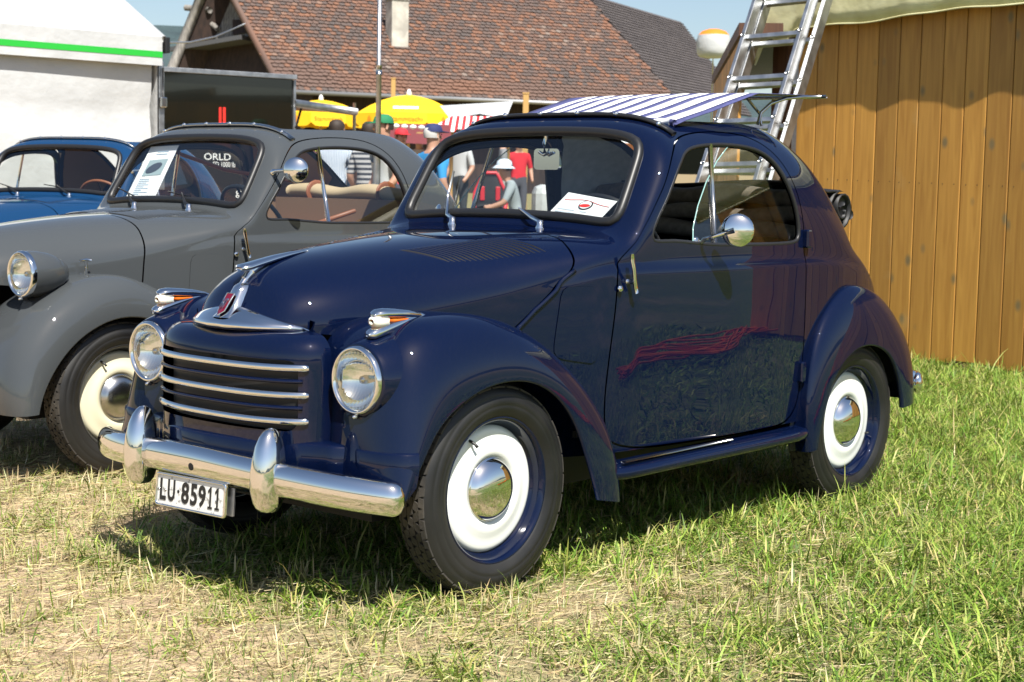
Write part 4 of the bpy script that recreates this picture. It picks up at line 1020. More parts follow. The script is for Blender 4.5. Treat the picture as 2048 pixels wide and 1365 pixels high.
# ---- white marquee on the left
M['pvc'] = vary(mat('white_pvc', (.52, .53, .53), .5), (.46, .47, .47), (.54, .55, .55), 1.5, bump=.5, bscale=1.3, bdist=.12)
M['green'] = mat('green_stripe', (.02, .42, .04), .5)
tl_, tr_ = at(-260, 60, 13.6), at(318, 75, 15.5); tl_[2] = tr_[2] = 0
td = (tr_ - tl_) / np.linalg.norm(tr_ - tl_); TLn = np.linalg.norm(tr_ - tl_); tb = np.array([-td[1], td[0], 0]); tb = tb if tb @ FW > 0 else -tb
tent = empty('marquee', (tl_ + tr_) / 2, 0, 'white marquee with a green stripe along its eaves', 'marquee'); tc0 = (tl_ + tr_) / 2
def tpnt(a, z, b=0.0): return tl_ + td * a + tb * b + np.array([0, 0, z]) - tc0
aa = np.linspace(0, TLn - .06, 90); zz = np.array([0, .5, 1.0, 1.4, 1.6, 1.72, 1.84, 1.95, 2.1, 2.25])
G = np.array([[tpnt(a, z, .03 + .035 * math.sin(a * 1.9 + z * 1.3) * math.sin(z * 1.4) + .035 * math.exp(-((z - 1.78 - .035 * math.sin(a * 2.4)) / .10) ** 2)) for a in aa] for z in zz]); grid_surf('wall_sheet', G, M['pvc'], tent)
zE = zat(318, 75, 15.5); zB = zat(308, 132, 15.5); zg0 = zat(310, 116, 15.5); zg1 = zat(310, 104, 15.5)
def fas(name, z0, z1, o, m): return mesh(name, [tpnt(-.1, z0, o), tpnt(TLn, z0, o), tpnt(TLn, z1, o), tpnt(-.1, z1, o)], [(0, 1, 2, 3)], m, tent)
f1 = fas('eaves_flap', zB, zE, -.06, M['pvc']); fas('green_band', zg0, zg1, -.064, M['green'])
RISE, DEP = 1.9, 3.6
mesh('roof_sheet', [tpnt(-.1, zE, -.06), tpnt(TLn, zE, -.06), tpnt(TLn, zE + RISE, DEP), tpnt(-.1, zE + RISE, DEP), tpnt(-.1, zE, 2 * DEP), tpnt(TLn, zE, 2 * DEP)], [(0, 1, 2, 3), (3, 2, 5, 4)], M['pvc'], tent)
mesh('gable_sheet', [tpnt(TLn - .02, 0, 0), tpnt(TLn - .02, 0, 2 * DEP), tpnt(TLn - .02, zE, 2 * DEP), tpnt(TLn - .02, zE + RISE - .02, DEP), tpnt(TLn - .02, zE, 0)], [(0, 1, 2, 3, 4)], M['pvc'], tent)
mesh('gable_sheet', [tpnt(-.08, 0, 0), tpnt(-.08, 0, 2 * DEP), tpnt(-.08, zE, 2 * DEP), tpnt(-.08, zE + RISE - .02, DEP), tpnt(-.08, zE, 0)], [(4, 3, 2, 1, 0)], M['pvc'], tent)
tube('verge_pole', [tpnt(TLn + .02, zE - .02, -.05), tpnt(TLn + .02, zE + RISE, DEP)], .035, M['pvc'], tent, 8)
box('corner_post', tpnt(TLn + .03, 1.13, .03), (.06, .06, 2.26), M['alu'], tent, math.atan2(td[1], td[0]), .006)
box('end_cap', tpnt(TLn + .045, zE - .075, -.03), (.05, .12, .15), M['rubber'], tent, math.atan2(td[1], td[0]), .008)
box('ratchet', tpnt(TLn + .03, 1.87, -.02), (.07, .05, .10), M['dull_chrome'], tent, math.atan2(td[1], td[0]), .01)
tube('guy_cord', [tpnt(TLn + .03, 2.2, -.02), tpnt(TLn + .03, 1.92, -.02)], .008, M['rubber'], tent, 6)
# ---- black exhibition trailer
M['gloss_black'] = mat('black_gloss', (.008, .009, .007), .08, Coat_Weight=.6)
xl, xr = at(300, 0, 16.9), at(587, 0, 17.9); xl[2] = xr[2] = 0; xd = (xr - xl) / np.linalg.norm(xr - xl); XL = np.linalg.norm(xr - xl); xb = np.array([-xd[1], xd[0], 0]); xb = xb if xb @ FW > 0 else -xb
zt1 = zat(587, 150, 17.9); xa = math.atan2(xd[1], xd[0]); xc = xl + xd * XL / 2
trl = empty('exhibition_trailer', xc, 0, 'glossy black exhibition trailer wall with silver edge and red bars', 'trailer')
box('wall_panel', np.array([0, 0, .3 + (zt1 - .05 - .3) / 2]) + xb * .5, (XL, 1.0, zt1 - .05 - .3), M['gloss_black'], trl, xa)
box('top_rail', np.array([0, 0, zt1 - .024]) + xb * .46, (XL + .03, 1.06, .05), M['alu'], trl, xa, .004); box('end_post', xd * (XL / 2 + .012) + np.array([0, 0, zt1 / 2 + .12]) - xb * .01, (.03, .03, zt1 - .35), M['alu'], trl, xa, .003)
def on_panel(px, py):
    d = FW + RT * (px - 1024) / CAM_F - UP * (py - 682.5) / CAM_F; t = ((xl - CAM_POS) @ xb) / (d @ xb); return CAM_POS + d * t - xc
for x0, x1, y0, y1 in ((437.5, 442.5, 215, 256), (445.5, 451, 215, 256), (431, 436, 254, 262), (437.5, 442.5, 258, 290), (445.5, 451, 258, 290), (453, 458, 254, 262)):
    q = [on_panel(*p) - xb * .004 for p in ((x0, y1), (x1, y1), (x1, y0), (x0, y0))]; mesh('red_bar', q, [(0, 1, 2, 3)], M['red_print'], trl)
for txt, px0, px1, py0, py1 in (('ORLD', 408, 461, 308, 320), ('ED 1000 lb', 426, 470, 325, 334), ('gu', 471, 487, 382, 396)):
    A_, B_ = on_panel(px0, py1) - xb * .004, on_panel(px1, py0) - xb * .004
    o = text_mesh('panel_lettering', txt, 1, M['paper'], trl, Matrix.Identity(4), .0); v = np.array([w.co for w in o.data.vertices]); lo, hi = v.min(0), v.max(0)
    o.data.transform(basis(A_, xd, (0, 0, 1)) @ Matrix.Diagonal((float((B_ - A_) @ xd) / (hi[0] - lo[0]), (B_[2] - A_[2]) / (hi[1] - lo[1]), 1, 1)) @ Matrix.Translation((-lo[0], -lo[1], 0)))
# wheels under the trailer
for t in (.25, .5):
    lathe('trailer_wheel', [(.0001, -.08), (.2, -.08), (.3, -.06), (.31, 0), (.3, .08), (.0001, .08)], M['rubber'], trl, 24, 'z', xd * XL * (t - .4) + np.array([0, 0, .31]) + xb * .3, np.column_stack([xd, (0, 0, 1), xb]))
# awning rail on the trailer's right
aw = empty('awning', at(650, 220, 18.5) * [1, 1, 0], 0, 'folding awning with a silver front rail, left of the yellow parasols', 'awning'); o_ = np.array(aw.location)
a0, a1 = at(588, 207, 18.0), at(712, 224, 18.6); f0_, f1_ = at(588, 222, 20.0), at(700, 226, 20.4)
tube('front_rail', [a0 - o_, a1 - o_], .045, M['alu'], aw, 8); mesh('awning_sheet', [a0 - o_, a1 - o_, f1_ - o_, f0_ - o_], [(0, 1, 2, 3)], mat('awning_cloth', (.35, .17, .10), .8), aw)
tube('strut', [at(603, 215, 18.4) - o_, at(592, 255, 18.0) - o_], .014, M['rubber'], aw, 6)
for q in (at(589, 0, 18), at(711, 0, 18.6)): tube('leg', [(q[0] - o_[0], q[1] - o_[1], 0), (q[0] - o_[0], q[1] - o_[1], 2.05)], .02, M['alu'], aw, 6)
# ---- flag pole
pb_, pt_ = at(752, 500, 14.0), at(760, -60, 14.0); pb_[2] = 0
fp = empty('steel_pole', (pt_[0], pt_[1], 0), 0, 'tall thin galvanised pole in front of the farmhouse roof', 'pole')
tube('shaft', [(0, 0, 0), (0, 0, 2.15)], .024, M['alu'], fp, 12); tube('shaft', [(0, 0, 2.12), (0, 0, 4.2)], .0195, M['alu'], fp, 12); tube('collar', [(0, 0, 2.08), (0, 0, 2.16)], .028, M['dull_chrome'], fp, 12)
# ---- farmhouse with the big tiled roof
A_ = at(562, 182, 52.); B_ = at(1368, 214, 58.5); zE_ = (A_[2] + B_[2]) / 2; A_[2] = B_[2] = zE_
e = (B_ - A_); EL = np.linalg.norm(e); e /= EL; back = np.array([-e[1], e[0], 0]); back = back if back @ FW > 0 else -back
PIT = R(43); su = back * math.cos(PIT) + np.array([0, 0, math.sin(PIT)]); rn = np.cross(e, su); rn = rn if rn[2] > 0 else -rn
def plane_hit(px, py, P0_, n_):
    d = FW + RT * (px - 1024) / CAM_F - UP * (py - 682.5) / CAM_F; return CAM_POS + d * (((P0_ - CAM_POS) @ n_) / (d @ n_))
def ru(p): q = p - A_; return np.array([q @ e, q @ su])
apex = ru(plane_hit(429, -72, A_, rn)); vb = np.array([0., 0.]); hipt = ru(plane_hit(1180, 0, A_, rn)); hipb = ru(plane_hit(1362, 212, A_, rn))
RS = apex[1]; hd_ = (hipt - hipb) / (hipt[1] - hipb[1]); hiptop = hipb + hd_ * (RS - hipb[1])
barn = empty('farmhouse', A_ * [1, 1, 0], 0, 'old farmhouse with a huge mottled red tiled roof, in the background', 'house'); bo = A_ * [1, 1, 0]
def rp_(a, b_, h=0.0): return A_ + e * a + su * b_ + rn * h - bo
M['tile'] = mat('clay_tiles', (.3, .12, .07), .8)
def tile_mat(m, cols):
    N, L, b = nodes(m); at_ = N.new('ShaderNodeAttribute'); at_.attribute_name = 'tint'; oi = N.new('ShaderNodeObjectInfo')
    tc = N.new('ShaderNodeNewGeometry'); no = N.new('ShaderNodeTexWhiteNoise'); L.new(tc.outputs['Random Per Island'], no.inputs['Vector'])
    rp = N.new('ShaderNodeValToRGB'); rp.color_ramp.interpolation = 'LINEAR'
    for i, (p, c) in enumerate(cols):
        el = rp.color_ramp.elements[i] if i < 2 else rp.color_ramp.elements.new(p); el.position = p; el.color = (*c, 1)
    ad = N.new('ShaderNodeMath'); ad.operation = 'MULTIPLY_ADD'; ns = N.new('ShaderNodeTexNoise'); ns.inputs['Scale'].default_value = .35; ns.inputs['Detail'].default_value = 4
    L.new(tc.outputs['Position'], ns.inputs['Vector']); L.new(ns.outputs['Fac'], ad.inputs[0]); ad.inputs[1].default_value = .75
    sb = N.new('ShaderNodeMath'); sb.operation = 'MULTIPLY_ADD'; sb.inputs[1].default_value = .85; sb.inputs[2].default_value = -.33; L.new(tc.outputs['Random Per Island'], sb.inputs[0]); L.new(sb.outputs[0], ad.inputs[2])
    L.new(ad.outputs[0], rp.inputs[0]); L.new(rp.outputs[0], b.inputs['Base Color'])
tile_mat(M['tile'], [(0.0, (.080, .064, .058)), (1.0, (.19, .15, .125)), (.3, (.105, .072, .060)), (.55, (.128, .076, .057)), (.8, (.19, .088, .050))])
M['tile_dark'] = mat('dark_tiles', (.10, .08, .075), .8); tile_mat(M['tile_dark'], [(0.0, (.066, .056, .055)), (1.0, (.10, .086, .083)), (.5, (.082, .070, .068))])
TW_, TH_ = .205, .185
def tile_geo(a, b_, f):   # a beaver-tail tile lying on the slope
    w = TW_ * .47
    P = [(a - w, b_ + TH_ * 1.25, .0), (a + w, b_ + TH_ * 1.25, 0), (a + w, b_ + .04, .045), (a + w * .5, b_ + .008, .05), (a - w * .5, b_ + .008, .05), (a - w, b_ + .04, .045)]
    Q = [(x, y, z - .03) for x, y, z in P[2:]]
    V = [f(*p) for p in P] + [f(*p) for p in Q]
    return np.array(V), [(0, 1, 2, 3, 4, 5), (5, 4, 8, 9), (4, 3, 7, 8), (3, 2, 6, 7)]
poly = np.array([vb, hipb, hiptop, apex])
big, rest = [], []
nr = int(RS / TH_)
for r in range(nr):
    b_ = r * TH_; a = -3.0 + (r % 2) * TW_ / 2
    while a < EL + 2:
        c = np.array([[a, b_ + .1]])
        if inside(poly, c)[0]:
            # only the part of the roof the photograph reaches (and a little more)
            P = rp_(a, b_) + bo; d = P - CAM_POS; z = d @ FW; py = 682.5 - CAM_F * (d @ UP) / z
            if py > -150: (big if len(big) < 300 and r < 8 and r >= 1 else rest).append((a + rng.normal(0, .008), b_ + rng.normal(0, .012)))
        a += TW_
roofp = mesh('roof', [rp_(*p, -.02) for p in poly], [(0, 1, 2, 3)], M['tile'], barn)
V0, F0 = tile_geo(0, 0, lambda a, b_, h: e * a + su * b_ + rn * h); tm = bpy.data.meshes.new('tile'); tm.from_pydata([tuple(v) for v in V0], [], F0); tm.materials.append(M['tile'])
for a, b_ in big:
    o = bpy.data.objects.new('tile', tm); COL.objects.link(o); o.parent = roofp; o.location = rp_(a, b_, rng.normal(0, .004))
def many_tiles(name, L_, f, m, parent):
    Vs, Fs, base = [], [], 0
    v0, f0 = None, None
    for a, b_ in L_:
        v, f1_ = tile_geo(a, b_, f); Vs.append(v); Fs += [tuple(i + base for i in t) for t in f1_]; base += len(v)
    o = mesh(name, np.vstack(Vs), Fs, m, parent); o['kind'] = 'stuff'; return o
many_tiles('roof_tiles', rest, lambda a, b_, h: rp_(a, b_, h), M['tile'], roofp)
# hip end on the right
H0 = A_ + e * hipb[0] + su * hipb[1]; H1 = A_ + e * hiptop[0] + su * hiptop[1]
f_top = plane_hit(1330, 0, H1, np.array([FW[0], FW[1], 0])); 
far_b = plane_hit(1505, 208, H0 + back * 9, np.array([FW[0], FW[1], 0])); far_b[2] = H0[2]
hv_ = far_b - H0; hl = np.linalg.norm(hv_); hx = hv_ / hl
hs = (H1 - H0) - hx * ((H1 - H0) @ hx); hsl = np.linalg.norm(hs); hs /= hsl; hn = np.cross(hx, hs); hn = hn if hn @ FW < 0 else -hn
hip0 = ((H1 - H0) @ hx, hsl); sil = [(hl, 0), (hip0[0] + .35 * (hl - hip0[0]), hsl)]
_q = plane_hit(1330, 0, H0, hn) - H0; _qa, _qb = _q @ hx, _q @ hs; _ta = hl + (_qa - hl) * hsl / _qb
hpoly = np.array([(0, 0), (hl, 0), (max(_ta, hip0[0] + .3), hsl), hip0])
hf = lambda a, b_, h: H0 + hx * a + hs * b_ + hn * h - bo
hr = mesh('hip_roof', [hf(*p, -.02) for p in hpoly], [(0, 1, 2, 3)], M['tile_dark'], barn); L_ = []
for r in range(int(hsl / TH_)):
    a = (r % 2) * TW_ / 2
    while a < hpoly[:, 0].max():
        if inside(hpoly, np.array([[a, r * TH_ + .1]]))[0]: L_.append((a, r * TH_))
        a += TW_
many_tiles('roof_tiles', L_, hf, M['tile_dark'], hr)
# walls, gable, eaves and chimney
M['old_wood'] = vary(mat('weathered_wood', (.2, .17, .14), .8), (.13, .12, .11), (.30, .28, .25), 3, stretch=(6, 6, .6))
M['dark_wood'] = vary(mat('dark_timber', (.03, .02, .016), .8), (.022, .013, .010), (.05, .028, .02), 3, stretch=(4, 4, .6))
q0, q1 = A_ + back * 1.3 + e * .9, B_ + back * 1.3
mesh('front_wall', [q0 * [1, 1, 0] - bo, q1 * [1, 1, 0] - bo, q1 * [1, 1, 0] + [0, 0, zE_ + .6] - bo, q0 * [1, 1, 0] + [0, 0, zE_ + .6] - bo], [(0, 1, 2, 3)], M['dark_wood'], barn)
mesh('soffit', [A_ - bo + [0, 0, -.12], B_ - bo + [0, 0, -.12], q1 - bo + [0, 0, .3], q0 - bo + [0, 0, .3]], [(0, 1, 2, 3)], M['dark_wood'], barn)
tube('gutter', [A_ - bo - back * .06 + [0, 0, -.05], B_ - bo - back * .06 + [0, 0, -.05]], .075, mat('zinc', (.33, .33, .33), .5, .6), barn, 8)
AP = A_ + e * apex[0] + su * apex[1]; LF = plane_hit(322, 190, AP, np.array([FW[0], FW[1], 0]))
gd = LF - AP; gt = np.cross(gd, AP - A_); 
inn = e * 1.6 + np.array([0, 0, -.35])
for nm, P_, Q_ in (('verge_board', AP, LF), ('verge_board', AP, A_)):
    v = (Q_ - P_) / np.linalg.norm(Q_ - P_); u_ = np.cross(v, e); u_ /= np.linalg.norm(u_)
    tube(nm, [P_ - bo - v * .1, (P_ + Q_) / 2 - bo, Q_ - bo], .17, M['old_wood'] if Q_ is LF else M['tile'], barn, 4, sx=.5, sy=1.0)
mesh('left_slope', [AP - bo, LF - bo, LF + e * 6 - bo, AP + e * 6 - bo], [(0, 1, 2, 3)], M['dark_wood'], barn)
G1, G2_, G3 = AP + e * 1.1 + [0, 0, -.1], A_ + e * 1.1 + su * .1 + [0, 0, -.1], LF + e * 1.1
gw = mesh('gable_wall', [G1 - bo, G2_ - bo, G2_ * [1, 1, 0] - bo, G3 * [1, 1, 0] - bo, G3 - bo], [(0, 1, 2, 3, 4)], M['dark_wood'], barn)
def gpt(px, py, off=.05):
    nrm = np.cross(G2_ - G1, G3 - G1); nrm /= np.linalg.norm(nrm); nrm = nrm if nrm @ FW < 0 else -nrm
    return plane_hit(px, py, G1, nrm) + nrm * off - bo
bx = np.linspace(424, 512, 18)
for i in range(17):
    top = lambda x: max(-15, -15 + (x - 465) * 1.9) if x > 465 else -15
    lb = lambda x: 97 - (x - 424) * .14
    x0, x1 = bx[i], bx[i + 1] - .6
    x0b, x1b = x0, x1
    if top(x0) > lb(x0) - 2: continue
    mesh('gable_board', [gpt(x0, lb(x0)), gpt(x1, lb(x1)), gpt(x1, top(x1)), gpt(x0, top(x0))], [(0, 1, 2, 3)], M['old_wood'], gw)
mesh('window_shutter', [gpt(470, 73, .12), gpt(496, 68, .12), gpt(492, 42, .12), gpt(470, 42, .12)], [(0, 1, 2, 3)], M['dark_wood'], gw)
lr = np.array([gpt(368, 113, .9), gpt(520, 88, .9), gpt(516, 78, .05), gpt(424, 93, .05)]); lo_ = mesh('canopy_roof', lr, [(0, 1, 2, 3)], mat('slate', (.09, .09, .095), .7), gw); sd = lo_.modifiers.new('s', 'SOLIDIFY'); sd.thickness = .15
for x, y in ((402, 30), ):
    tube('brace', [gpt(398, 28, .6), gpt(446, 33, .6)], .12, M['old_wood'], gw, 6); tube('brace', [gpt(418, 38, .5), gpt(444, 62, .2)], .1, M['old_wood'], gw, 6)
ch = plane_hit(800, 95, A_, rn); cw = np.array([e, back, (0, 0, 1)])
chm = box('chimney', ch - bo + np.array([0, 0, .55]) + back * .3, (.62, .62, 2.1), vary(mat('chimney_render', (.5, .47, .42), .9), (.36, .34, .30), (.60, .57, .50), 2.5), barn, cw, .02)
box('chimney_cap', ch - bo + np.array([0, 0, 1.62]) + back * .3, (.68, .68, .05), M['old_wood'], chm, cw); box('chimney_flashing', ch - bo + np.array([0, 0, -.28]) + back * .1, (.8, .5, .12), M['alu'], chm, cw)
tube('overhead_wire', [at(327, 86, 30) - bo, at(380, 85, 36) - bo, at(430, 74, 42) - bo, at(490, 48, 50) - bo], .02, M['alu'], barn, 4)
# ---- yellow parasols
M['yellow'] = mat('yellow_cloth', (.86, .52, .006), .75)
N_, L_, b_ = nodes(M['yellow']); 
def parasol(label, top, radius, rise, drop, text=None, name='parasol', ang=.2):
    u = empty(name, (top[0], top[1], 0), 0, label, 'parasol', 'yellow parasols in the beer garden'); zt = top[2]; n = 8
    V = [(0, 0, zt)]; F = []
    ring = []
    for i in range(n * 4):
        a = 2 * np.pi * i / (n * 4) + ang; t = (i % 4) / 4; sag = 1 - .035 * math.sin(t * np.pi)
        r = radius * (math.cos(np.pi / n) / math.cos(((i % 4) / 4 - .5) * 2 * np.pi / n)); ring.append((a, r, sag))
    for q, h in ((.25, .10), (.5, .30), (.75, .60), (1.0, 1.0)):
        V += [(r * q * math.cos(a), r * q * math.sin(a), zt - rise * h + .03 * (1 - sg) * 4 * q) for a, r, sg in ring]
    m_ = n * 4
    F += [(0, 1 + i, 1 + (i + 1) % m_) for i in range(m_)]
    for l in range(3): F += [(1 + l * m_ + i, 1 + (l + 1) * m_ + i, 1 + (l + 1) * m_ + (i + 1) % m_, 1 + l * m_ + (i + 1) % m_) for i in range(m_)]
    mesh('canopy', V, F, M['yellow'], u, smooth=True)
    flaps = []
    for k in range(n):
        i0, i1 = 4 * k, 4 * k + 4; P = []
        for j in range(9):
            t = j / 8; a0, r0, _ = ring[i0]; a1, r1, _ = ring[i1 % m_]
            p = np.array([r0 * math.cos(a0), r0 * math.sin(a0)]) * (1 - t) + np.array([r1 * math.cos(a1), r1 * math.sin(a1)]) * t
            P.append((p, drop * (.72 + .28 * min(1, 6 * min(t, 1 - t)) ** .5)))
        V = [(p[0] * 1.003, p[1] * 1.003, zt - rise) for p, d in P] + [(p[0] * 1.02, p[1] * 1.02, zt - rise - d) for p, d in P]
        flaps.append((mesh('valance', V, [(i, i + 1, i + 10, i + 9) for i in range(8)], M['yellow'], u), P))
    tube('pole', [(0, 0, 0), (0, 0, zt - .1)], .03, mat_pole, u, 10); lathe('finial', [(.0001, .12), (.03, .10), (.05, .05), (.06, 0), (.03, -.04)], M['paper'], u, 12, 'z', (0, 0, zt))
    if text:
        best = max(flaps, key=lambda f: -np.dot(np.array([*f[1][4][0], 0]), FW)); P = best[1]; c = P[4][0]; t = P[8][0] - P[0][0]; wl = np.linalg.norm(t); t = t / wl
        if np.dot([*t, 0], RT) < 0: t = -t
        nn = np.array([c[0], c[1]]) / np.linalg.norm(c)
        o = text_mesh('lettering', text, 1, mat_txt, best[0], Matrix.Identity(4), 0); v = np.array([w.co for w in o.data.vertices]); lo, hi = v.min(0), v.max(0); S = wl * .82 / (hi[0] - lo[0])
        o.data.transform(basis((c[0] * 1.01 + nn[0] * .012, c[1] * 1.01 + nn[1] * .012, zt - rise - drop * .45), (*t, 0), (0, 0, 1)) @ Matrix.Diagonal((S, S * 1.05, 1, 1)) @ Matrix.Translation((-(lo[0] + hi[0]) / 2, -(lo[1] + hi[1]) / 2, 0)))
        V = [np.array([c[0] * .86, c[1] * .86, zt - rise * .80]) + np.array([*t, 0]) * x + np.array([*nn, -.75]) * y for x, y in ((-.26, -.035), (.26, -.035), (.26, .035), (-.26, .035))]
        mesh('white_patch', np.array(V) + [nn[0] * .02, nn[1] * .02, .03], [(0, 1, 2, 3)], M['paper'], best[0])
        for f, P in flaps:   # faded orange crest on the neighbouring flaps
            if f is best[0]: continue
            c = P[4][0]; t2 = P[8][0] - P[0][0]; t2 /= np.linalg.norm(t2); n2 = c / np.linalg.norm(c)
            mesh('crest', [(*(c * 1.013 + n2 * .01 + t2 * x), zt - rise - drop * .5 + y) for x, y in ((-.07, -.05), (0, -.09), (.07, -.05), (.05, .02), (0, .09), (-.05, .02))], [(0, 1, 2, 3, 4, 5)], mat_crest, f)
mat_pole = mat('parasol_pole', (.5, .3, .1), .6); mat_txt = mat('brown_print', (.45, .16, .01), .7); mat_crest = mat('orange_print', (.80, .30, .01), .7)
t2 = at(818, 190, 34.); r2 = 105 * 34 / CAM_F * 1.04; ca = math.atan2(-FW[1], -FW[0]); parasol('yellow parasol with Stammtisch lettering on its valance', t2, r2, 34 * 40 / CAM_F, 34 * 25 / CAM_F, '‹Stammtisch›', ang=ca - np.pi / 8)
t1 = at(642, 200, 37.); parasol('yellow parasol half hidden behind the awning rail', t1, 37 * 88 / CAM_F, 37 * 28 / CAM_F, 37 * 27 / CAM_F, 'Stammtisch', ang=ca - np.pi / 8 + .3)
# ---- stall with white canopy and red striped awning
M['redwhite'] = mat('red_white_stripes', (.8, .1, .1), .8)
N_, L_, b_ = nodes(M['redwhite']); _uv = N_.new('ShaderNodeTexCoord'); _w = N_.new('ShaderNodeTexWave'); _w.inputs['Scale'].default_value = 2.6; _w.bands_direction = 'X'; _w.inputs['Distortion'].default_value = 0
_mp = N_.new('ShaderNodeMapping'); _mp.inputs['Rotation'].default_value = (0, 0, -math.atan2(RT[1], RT[0])); L_.new(_uv.outputs['Object'], _mp.inputs[0]); L_.new(_mp.outputs[0], _w.inputs['Vector'])
_r = N_.new('ShaderNodeValToRGB'); _r.color_ramp.interpolation = 'CONSTANT'; _r.color_ramp.elements[1].position = .5; _r.color_ramp.elements[0].color = (.62, .02, .025, 1); _r.color_ramp.elements[1].color = (.8, .78, .76, 1); L_.new(_w.outputs['Fac'], _r.inputs[0]); L_.new(_r.outputs[0], b_.inputs['Base Color'])
so_ = at(960, 240, 31) * [1, 1, 0]; stl = empty('market_stall', so_, 0, 'market stall with white sheet roof and red and white striped awning', 'stall')
mesh('sheet_roof', [at(880, 212, 31) - so_, at(1026, 203, 31) - so_, at(1012, 238, 29.5) - so_, at(960, 228, 29.5) - so_, at(900, 238, 29.5) - so_], [(0, 1, 2, 3, 4)], M['pvc'], stl)
mesh('striped_awning', [at(905, 232, 29.4) - so_, at(1018, 234, 29.4) - so_, at(1022, 268, 28.2) - so_, at(850, 262, 28.2) - so_], [(0, 1, 2, 3)], M['redwhite'], stl)
for px in (905, 1018): q = at(px, 240, 29.5) - so_; tube('stall_post', [(q[0], q[1], 0), tuple(q)], .03, mat_pole, stl, 8)
for px, py, d, lb in ((787, 158, 44., 'squared timber post rising behind the lettered yellow parasol'), (1052, 188, 33., 'squared timber post beside the striped market stall')):
    q = at(px, py, d); ps = empty('timber_post', (q[0], q[1], 0), 0, lb, 'post'); box('shaft', (0, 0, q[2] / 2), (.12, .12, q[2]), mat_pole, ps, math.atan2(RT[1], RT[0]), .01); box('post_cap', (0, 0, q[2] + .01), (.14, .14, .03), mat_pole, ps, math.atan2(RT[1], RT[0]))
# ---- white and orange balloon on a mast
bl = at(1427, 88, 33.); bln = empty('balloon', (bl[0], bl[1], 0), 0, 'white balloon with an orange top on a thin mast', 'balloon')
pr = [(.0001, .30), (.12, .29), (.24, .25), (.32, .17), (.345, .08), (.35, -.10), (.335, -.20), (.28, -.265), (.15, -.29), (.0001, -.295)]
lathe('envelope', pr[3:], M['pvc'], bln, 24, 'z', (0, 0, bl[2])); lathe('crown', pr[:4], mat('orange_cloth', (.80, .20, .01), .6), bln, 24, 'z', (0, 0, bl[2])); tube('mast', [(0, 0, 0), (0, 0, bl[2] - .28)], .012, M['dull_chrome'], bln, 6)
# ---- white van behind the navy car
vo_ = at(1330, 330, 22.) * [1, 1, 0]; van = empty('white_van', vo_, 0, 'white van with a brown tinted window, glimpsed beyond the navy car', 'van')
vx = RT * [1, 1, 0]; vx /= np.linalg.norm(vx); vy = np.array([-vx[1], vx[0], 0]); Rv = np.array([vx, vy, (0, 0, 1)])
bd = box('body', (0, 0, .72), (3.6, 1.7, .85), M['pvc'], van, Rv, .12); box('upper_body', vx * .15 + np.array([0, 0, 1.5]), (3.0, 1.55, .78), M['pvc'], van, Rv, .18)
yb = -vy * .785 if vy @ FW > 0 else vy * .785
for xo, w in ((-.62, .75), (.32, .8), (1.15, .6)): box('side_window', vx * xo + yb + np.array([0, 0, 1.50]), (w, .03, .42), mat('brown_glass', (.20, .07, .02), .15) if xo < 0 else M['gloss_black'], van, Rv, .03)
for xo in (-1.1, 1.1): lathe('wheel', [(.0001, .1), (.18, .1), (.2, .08), (.31, .08), (.33, 0), (.31, -.08)], M['rubber'], van, 24, 'z', vx * xo + yb * 1.0 + np.array([0, 0, .33]), np.column_stack([vx, (0, 0, 1), yb / np.linalg.norm(yb)]))
ft_ = at(1345, 345, 19.) * [1, 1, 0]; fnc = empty('plank_fence', ft_, 0, 'pale plank barrier in front of the white van', 'fence')
for k in range(3): box('rail_plank', (0, 0, .72 + k * .24), (2.2, .03, .20), M['beige'], fnc, Rv)
for xo in (-1.05, -.3, .4, 1.05): box('fence_post', vx * xo + np.array([0, 0, .68]) - FW * [.06, .06, 0], (.08, .08, 1.36), M['dark_wood'], fnc, Rv)
# ---- the sunshade over the open roof
M['navy_cloth'] = vary(mat('navy_cloth', (.05, .055, .16), .85), (.040, .045, .13), (.065, .07, .19), 60); M['white_cloth'] = mat('white_cloth', (.80, .80, .80), .85)
shd = empty('sunshade', (-1.0, 0, 1.38), 0, 'navy and white striped fabric sunshade above the navy car roof', 'sunshade')
edges = [0, .075]; 
yy = [-.43]; wn_ = []
x = -.43 + .075; seq = [('n', .075)]
for k in range(9): seq += [('w', .046), ('n', .0315)]
seq[-1] = ('n', .034); tot = sum(q[1] for q in seq); sc_ = .86 / tot
prof = [(-.04, -.012), (-.10, .006), (-.25, .042), (-.40, .083), (-.515, .114), (-.53, .117), (-.75, .126), (-.985, .133)]
y0 = -.43
for nm, w in seq:
    y1 = y0 + w * sc_; V, F = [], []
    for px_, pz in prof:
        for y in (y0, y1):
            taper = 1 - .10 * np.clip((-px_ - .53) / .45, 0, 1)
            V.append((px_, y * taper, pz + .018 * (1 - (y / .43) ** 2) * (1 if px_ > -.5 else .3)))
    F = [(2 * i, 2 * i + 1, 2 * i + 3, 2 * i + 2) for i in range(len(prof) - 1)]
    o = mesh('stripe', V, F, M['white_cloth'] if nm == 'w' else M['navy_cloth'], shd, smooth=True); so = o.modifiers.new('s', 'SOLIDIFY'); so.thickness = .0025
    y0 = y1
tube('front_roll', [(-.045, y, -.008 + .018 * (1 - (y / .43) ** 2)) for y in np.linspace(-.42, .42, 21)], .012, M['navy_cloth'], shd, 8); tube('roll_end', [(-.045, .34, -.003), (-.045, .405, -.006)], .0135, M['white_cloth'], shd, 8)
